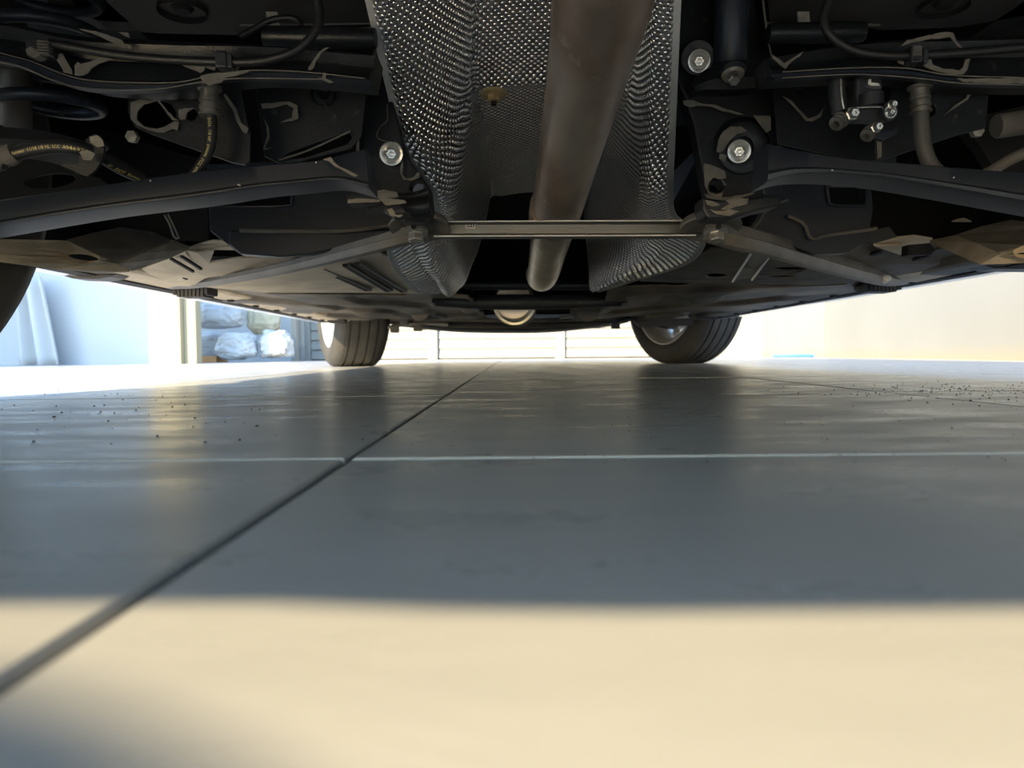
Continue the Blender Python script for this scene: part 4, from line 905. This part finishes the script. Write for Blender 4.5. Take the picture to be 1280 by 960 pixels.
# pressed dome round the lower bolt
lathe('pressed_dome', [(.014, .016), (.022, .018), (.032, .016), (.040, .006), (.046, -.002)], P(924, 187, .965), (0, -1, -.1), M_BLACK, bkR, seg=44)
cyl('bush', P(872, 70, 1.0), P(872, 72, .935), .022, M_BLACK, bkR, seg=32)
cyl('damper', P(915, -30, .90), P(913, 92, .93), .021, M_BLACKB, car, seg=32)
ribbon('damper_mount', [(862, 106), (878, 94), (896, 86), (916, 83), (940, 86), (966, 92)], [(870, 114), (884, 112), (900, 112), (916, 112), (940, 110), (960, 108)], .93, M_BLACK, bkR, n=24,
       prof=[(0, .04), (0, -.022), (.06, -.025), (.12, -.02), (.5, -.004), (1, .0), (1, .04)])
lathe('washer', [(0, -.002), (.012, -.002), (.014, 0), (.012, .003), (0, .004)], P(916, 93, .912), (0, -.35, -1), M_CLIP, bkR, seg=28)
lathe('bolt_head', [(0, 0), (.0072, 0), (.0072, .010), (.006, .012), (0, .011)], P(916, 95, .905), (0, -.8, -1), M_BOLT, bkR, seg=6, smooth=False)
for pts in ([(854, 126), (866, 125), (880, 130), (895, 131), (914, 138), (930, 143), (922, 143), (902, 139), (888, 133), (872, 132), (862, 134), (855, 131)], [(896, 190), (898, 175), (904, 164), (914, 158), (926, 158), (934, 164), (922, 167), (914, 174), (908, 182), (902, 190)],
            [(942, 144), (963, 145), (964, 162), (958, 166), (952, 158), (946, 150)], [(880, 204), (894, 208), (906, 214), (908, 222), (900, 224), (892, 222), (886, 228), (884, 238), (896, 243), (904, 240), (902, 247), (890, 248), (881, 232)],
            [(880, 242), (896, 248), (930, 243), (950, 238), (954, 234), (950, 241), (930, 246), (905, 251), (886, 252)], [(900, 192), (909, 194), (906, 202), (899, 198)]):
    flake(pts, .938, bkR, .6)
plate('bracket_lug', [(878, 246), (905, 250), (934, 248), (976, 240), (977, 256), (950, 262), (918, 272), (884, 272), (878, 262)], .86, .04, M_BLACK, bkR, bevel=.003)
for pts in ([(907, 251), (920, 247), (936, 248), (934, 255), (920, 258), (912, 262), (900, 262), (912, 255)], [(888, 262), (900, 264), (912, 262), (924, 264), (912, 270), (896, 268)], [(882, 250), (892, 252), (900, 256), (890, 258), (884, 256)]):
    flake(pts, .856, bkR, .7)
plate('bracket_lug', [(952, 232), (978, 228), (978, 242), (955, 244)], .84, .03, M_BLACKB, bkR, bevel=.002)

# ---- black fuel tank side shields with a window
def tank(pts, hole, Y, lab):
    return plate('side_shield', pts, Y, .02, M_BLACKB, car, holes=[hole], bevel=.003, label=lab)
def rr(x0, y0, x1, y1, r, sk=0):
    out = []
    for cx, cy, a0 in ((x1 - r, y1 - r, 0), (x0 + r, y1 - r, 90), (x0 + r, y0 + r, 180), (x1 - r, y0 + r, 270)):
        for k in range(5):
            a = math.radians(a0 + k * 22.5); out.append((cx + r * math.cos(a), cy + r * math.sin(a) + sk * (cx - x0)))
    return out
tl = tank([(258, 205), (380, 200), (470, 232), (508, 262), (520, 276), (505, 286), (450, 300), (376, 318), (330, 320), (300, 318), (285, 306), (262, 288)], rr(268, 228, 366, 257, 7, -.02), 1.12, 'black side shield with window')
tr_ = tank([(960, 220), (1088, 225), (1092, 262), (1085, 300), (1060, 316), (1020, 318), (985, 306), (950, 292), (938, 284), (950, 262)], rr(1036, 231, 1082, 256, 7), 1.12, 'black side shield with window')
for t_, l in ((tl, [(265, 230), (268, 254), (276, 258), (356, 257), (364, 252), (367, 232)]), (tr_, [(1034, 230), (1036, 248), (1042, 256), (1082, 257)])):
    tube('window_rim', pt(l, 1.115), .0022, M_BLACKB, t_, n=30, seg=8)
tube('shield_crease', pt([(300, 288), (350, 289), (440, 288), (505, 277)], 1.112), .0035, M_DGREY, tl, n=20, seg=8)
tube('shield_crease', pt([(985, 270), (1005, 280), (1014, 298), (1035, 294), (1080, 288), (1096, 285)], 1.112), .0028, M_DGREY, tr_, n=20, seg=8)
tube('shield_crease', pt([(940, 288), (950, 276), (956, 266), (964, 258), (985, 250)], 1.10), .0018, M_DGREY, tr_, n=20, seg=8)
plate('side_shield', [(90, 150), (256, 200), (262, 300), (150, 300), (90, 270)], 1.32, .02, M_VOID, car)
plate('shield_foot', [(286, 287), (340, 290), (420, 291), (500, 284), (470, 300), (388, 318), (350, 321), (300, 317), (284, 304)], 1.112, .02, M_BLACKB, car, bevel=.003)
plate('tray_flap', [(1060, 296), (1112, 283), (1122, 296), (1090, 305)], 1.15, .02, M_PLASTIC, car)
und('bracket_tab', [(165, 287, .29), (178, 283, .295), (187, 283, .295), (188, 286, .29), (178, 288, .287)], None, M_TAN, t=.003)
und('bracket_tab', [(1189, 278, .29), (1196, 275, .295), (1206, 274, .295), (1215, 278, .29)], None, M_TAN, t=.003)
tube('spring_clip', pt([(206, 269), (212, 280), (218, 297), (224, 297)], 1.1), .0016, M_CLIP, car, n=10, seg=8)
tube('spring_clip', pt([(210, 268), (216, 280), (223, 296)], 1.1), .0012, M_CLIP, car, n=10, seg=8)

# ---- ride height sensor on the right
sn = empty('level_sensor', P(1085, 140, .78), car)
sn['label'] = 'ride height sensor with pivoting link'
plate('sensor_body', [(1070, 96), (1102, 96), (1104, 112), (1094, 112), (1104, 116), (1106, 130), (1074, 132), (1070, 118)], .775, .03, M_PLASTIC, sn, bevel=.003)
tube('sensor_shell', pt([(1088, 118), (1089, 134)], .775), .0125, M_PLASTIC, sn, n=6, seg=24)
plate('sensor_mark', [(1085, 105), (1086, 99), (1089, 99), (1089, 103), (1098, 104), (1100, 107), (1090, 107)], .7725, .0015, M_LABEL, sn, bevel=0)
ribbon('sensor_lever', [(1052, 138), (1064, 135), (1078, 133.5), (1108, 133.5), (1118, 137)], [(1056, 151), (1066, 151), (1080, 151.5), (1108, 151.5), (1118, 146)], .765, M_PLASTIC, sn, n=14,
       prof=[(0, .01), (0, -.001), (.08, -.002), (.16, .002), (.84, .002), (.92, -.002), (1, -.001), (1, .01)])
tube('lever_edge', pt([(1070, 134.5), (1090, 133.6), (1106, 134)], .7625), .0009, M_BOLT, sn, n=6, seg=6)
for x, y, r, m_ in ((1111, 141, .0075, M_PLASTIC), (1111, 141, .0062, M_BOLT)):
    lathe('pivot', [(r * .78, .001), (r * .8, .004), (r, .004), (r * 1.08, .002), (r * 1.08, -.004)], P(x, y, .760), (0, -1, -.1), m_, sn, seg=28)
for x, y, r in ((1065, 142, .0055), (1111, 141, .0030), (1095, 159, .0048), (1114, 131, .0035)):
    lathe('bolt', [(0, -.006), (r * 1.25, -.006), (r * 1.25, .002), (r, .0025), (r, .006), (r * .7, .008), (r * .35, .008), (r * .3, .005), (0, .005)], P(x, y, .757), (0, -1, -.15), M_BOLT, sn, seg=6 if r > .004 else 16, smooth=False)
tube('link_rod', pt([(1046, 88), (1046, 115), (1050, 140)], .785), .0085, M_PLASTIC, sn, n=10, seg=16)
tube('rod_edge', pt([(1051, 96), (1052, 120), (1055, 136)], .776), .0012, M_BOLT, sn, n=10, seg=6)
for k in range(3): lathe('boot', [(.004, 0), (.0085 - k * .0004, .001), (.0085 - k * .0004, .003), (.004, .004)], P(1053 - k * 3, 148 + k * 2.6, .765), (-.6, -.4, -.6), MATS['crimp'], sn, seg=18)
for k in range(3): lathe('boot', [(.003, 0), (.007, .001), (.007, .003), (.003, .004)], P(1089 - k * 2, 163 + k * 2.4, .765), (-.6, -.4, -.6), MATS['crimp'], sn, seg=18)
plate('sensor_bracket', [(1096, 166), (1118, 162), (1124, 158), (1122, 168), (1112, 172), (1104, 176), (1094, 172)], .80, .006, M_BLACKB, sn, bevel=.001)

# ================================================================== THINGS AROUND
def sack(px, py, wpx, hpx, Y, m, label, seed, lumps=.16, cat='sack', group='full white sacks stacked in the alcove'):
    c = P(px, py, Y); sx = wpx / F * Y / 2; sz = hpx / F * Y / 2; sy = sx * .8
    bm = bmesh.new(); bmesh.ops.create_icosphere(bm, subdivisions=5, radius=1)
    for v in bm.verts:
        p = v.co.copy(); q = Vector((math.copysign(abs(p.x) ** .7, p.x), math.copysign(abs(p.y) ** .8, p.y), math.copysign(abs(p.z) ** .72, p.z)))
        n1 = noise.noise(p * 1.6 + Vector((seed, 0, 0))); n2 = abs(noise.noise(Vector((p.x * 3.2 + seed, p.y * 3, p.z * 5.2)))) ; n3 = abs(noise.noise(p * 7 + Vector((0, seed, 0))))
        q *= 1 + lumps * n1 - lumps * .9 * n2 - .07 * n3
        v.co = Vector((q.x * sx, q.y * sy, max(q.z * sz, -sz * .96)))
    me = bpy.data.meshes.new('sack'); bm.to_mesh(me); bm.free()
    for p in me.polygons: p.use_smooth = True
    me.materials.append(m); o = bpy.data.objects.new('sack', me); COL.objects.link(o); o.location = c
    tag(o, label, cat, group); return o
sack(274, 395, 62, 34, 6.30, M_BAG, 'white sack lying on top at the left of the sack pile', 1.3)
sack(262, 433, 44, 36, 6.62, M_BAG, 'smooth bluish white sack at the bottom left corner of the alcove', 4.1)
sack(296, 433, 54, 35, 6.05, M_BAG, 'white sack slumped at the bottom middle of the pile', 2.7, .22)
sack(330, 397, 42, 44, 6.5, M_BAGY, 'cream yellowish sack on top at the right of the pile', 7.9)
sack(345, 430, 40, 38, 6.12, M_BAG, 'crumpled white sack with a knotted neck at the bottom right of the pile', 9.2, .34)
v, f = box_geo((pxX(246, 6.1), 6.0, 0), (pxX(276, 6.1), 6.25, .055)); o = add('cardboard_sheet', v, f, M_CARD, None, bevel=.004)
tag(o, 'orange brown flattened cardboard under the bottom left sack', 'cardboard')
# grey canister beside the alcove post
x = pxX(376, 6.8); t = empty('bollard', (x, 6.8, 0)); tag(t, 'thin pale post with grey foot beside the alcove', 'post')
lathe('foot', [(0, 0), (.034, 0), (.036, .01), (.036, .13), (.028, .14), (0, .14)], (x, 6.8, .0), (0, 0, 1), M_GREY, t, seg=24)
lathe('pole', [(0, 0), (.02, 0), (.02, 1.2), (0, 1.2)], (x, 6.8, .14), (0, 0, 1), M_DOORP, t, seg=20)
# draped light cover behind the rear wheel
v = []; f = []; n = 24; m_ = 10
for j in range(m_ + 1):
    for i in range(n + 1):
        a = i / n; h = .62 * (1 - j / m_)
        px = 70 - 66 * a - 20 * (h / .62) * (1 - a)
        p = P(px, 440, 5.1); v.append((p.x, 5.1 + .06 * math.sin(a * 14) + .15 * a, h))
for j in range(m_):
    for i in range(n): f.append((j * (n + 1) + i, j * (n + 1) + i + 1, (j + 1) * (n + 1) + i + 1, (j + 1) * (n + 1) + i))
o = add('dust_sheet', v, f, M_WALLB, None, smooth=True); s = o.modifiers.new('s', 'SOLIDIFY'); s.thickness = .01
tag(o, 'pale grey draped sheet hanging to the floor behind the left rear wheel', 'sheet')
# drain pipe at the right wall corner
pA = P(1031, 445, 5.9); t = empty('drain_pipe', (pA.x - .03, pA.y, 0)); tag(t, 'thin pale drain pipe in the corner of the right wall', 'pipe')
lathe('pipe', [(0, 0), (.016, 0), (.016, 2.4), (0, 2.4)], (pA.x - .03, pA.y, .03), (0, 0, 1), M_DOORP, t, seg=16)
lathe('pipe_foot', [(0, 0), (.03, 0), (.03, .015), (.014, .02), (.014, .055), (0, .055)], (pA.x - .03, pA.y, 0), (0, 0, 1), M_VOID, t, seg=16)
a = HP(986, 446.2, 0.008); b = HP(1026, 446.6, 0.008)
p_ = [Vector((a.x, 5.95, .012)), Vector(((a.x + b.x) / 2 - .2, 5.9, .012)), Vector((pA.x - .1, 5.82, .012))]
o = tube('water_hose', [Vector((pA.x - .42, 5.9, .014)), Vector((pA.x - .25, 5.86, .014)), Vector((pA.x - .09, 5.87, .014))], .013, M_BLUE, None, n=12, seg=10)
tag(o, 'short blue hose lying along the foot of the right wall', 'hose')
# grit on the tiles
g = G(); rnd = random.Random(5)
def grain(x, y, s):
    v = [Vector((x + s * rnd.uniform(.5, 1) * a, y + s * rnd.uniform(.5, 1) * b, max(0, s * c_ * rnd.uniform(.5, 1.2)) + .0001)) for a, b, c_ in ((-1, -1, 0), (1, -1, 0), (1, 1, 0), (-1, 1, 0), (0, 0, 1.2))]
    g.add(v, [(0, 1, 4), (1, 2, 4), (2, 3, 4), (3, 0, 4), (3, 2, 1, 0)])
for k in range(140):
    px = rnd.gauss(150, 120); py = rnd.gauss(508, 20)
    if py < 470 or py > 560 or px < -40 or px > 600: continue
    p = HP(px, py, 0); grain(p.x, p.y, rnd.choice((.0005, .0006, .0009, .0013)))
for k in range(240):
    px = rnd.gauss(1200, 90); py = rnd.gauss(488, 6)
    if py < 474 or px > 1340 or px < 900: continue
    p = HP(px, py, 0); grain(p.x, p.y, rnd.choice((.0007, .0010, .0014)))
for k in range(90):
    px = rnd.uniform(500, 1280); py = rnd.uniform(476, 580); p = HP(px, py, 0); grain(p.x, p.y, rnd.choice((.0004, .0006, .0008)))
o = g.put('grit', M_VOID); tag(o, 'scattered black grit on the grey floor tiles', 'grit', kind='stuff')
# made-up pail, unseen behind the car, added to throw the soft lower-left shadow
t = empty('shadow_bucket', (-.565, -.885, 0)); tag(t, 'grey plastic pail added out of view behind the car to cast a shadow', 'shadow_bucket')
lathe('pail', [(0, .004), (.125, .004), (.13, 0), (.135, .006), (.160, .405), (.172, .41), (.172, .422), (.162, .424), (.155, .41), (.128, .012), (0, .012)], (-.565, -.885, 0), (0, 0, 1), M_GREY, t, seg=48)
hp = [Vector((-.565 + .168 * math.cos(a), -.885 - .17 * abs(math.sin(a)) ** 1.2, .41 - .12 * math.sin(a))) for a in [math.pi * k / 16 for k in range(17)]]
tube('handle', hp, .003, M_BOLT, t, n=30, seg=8)
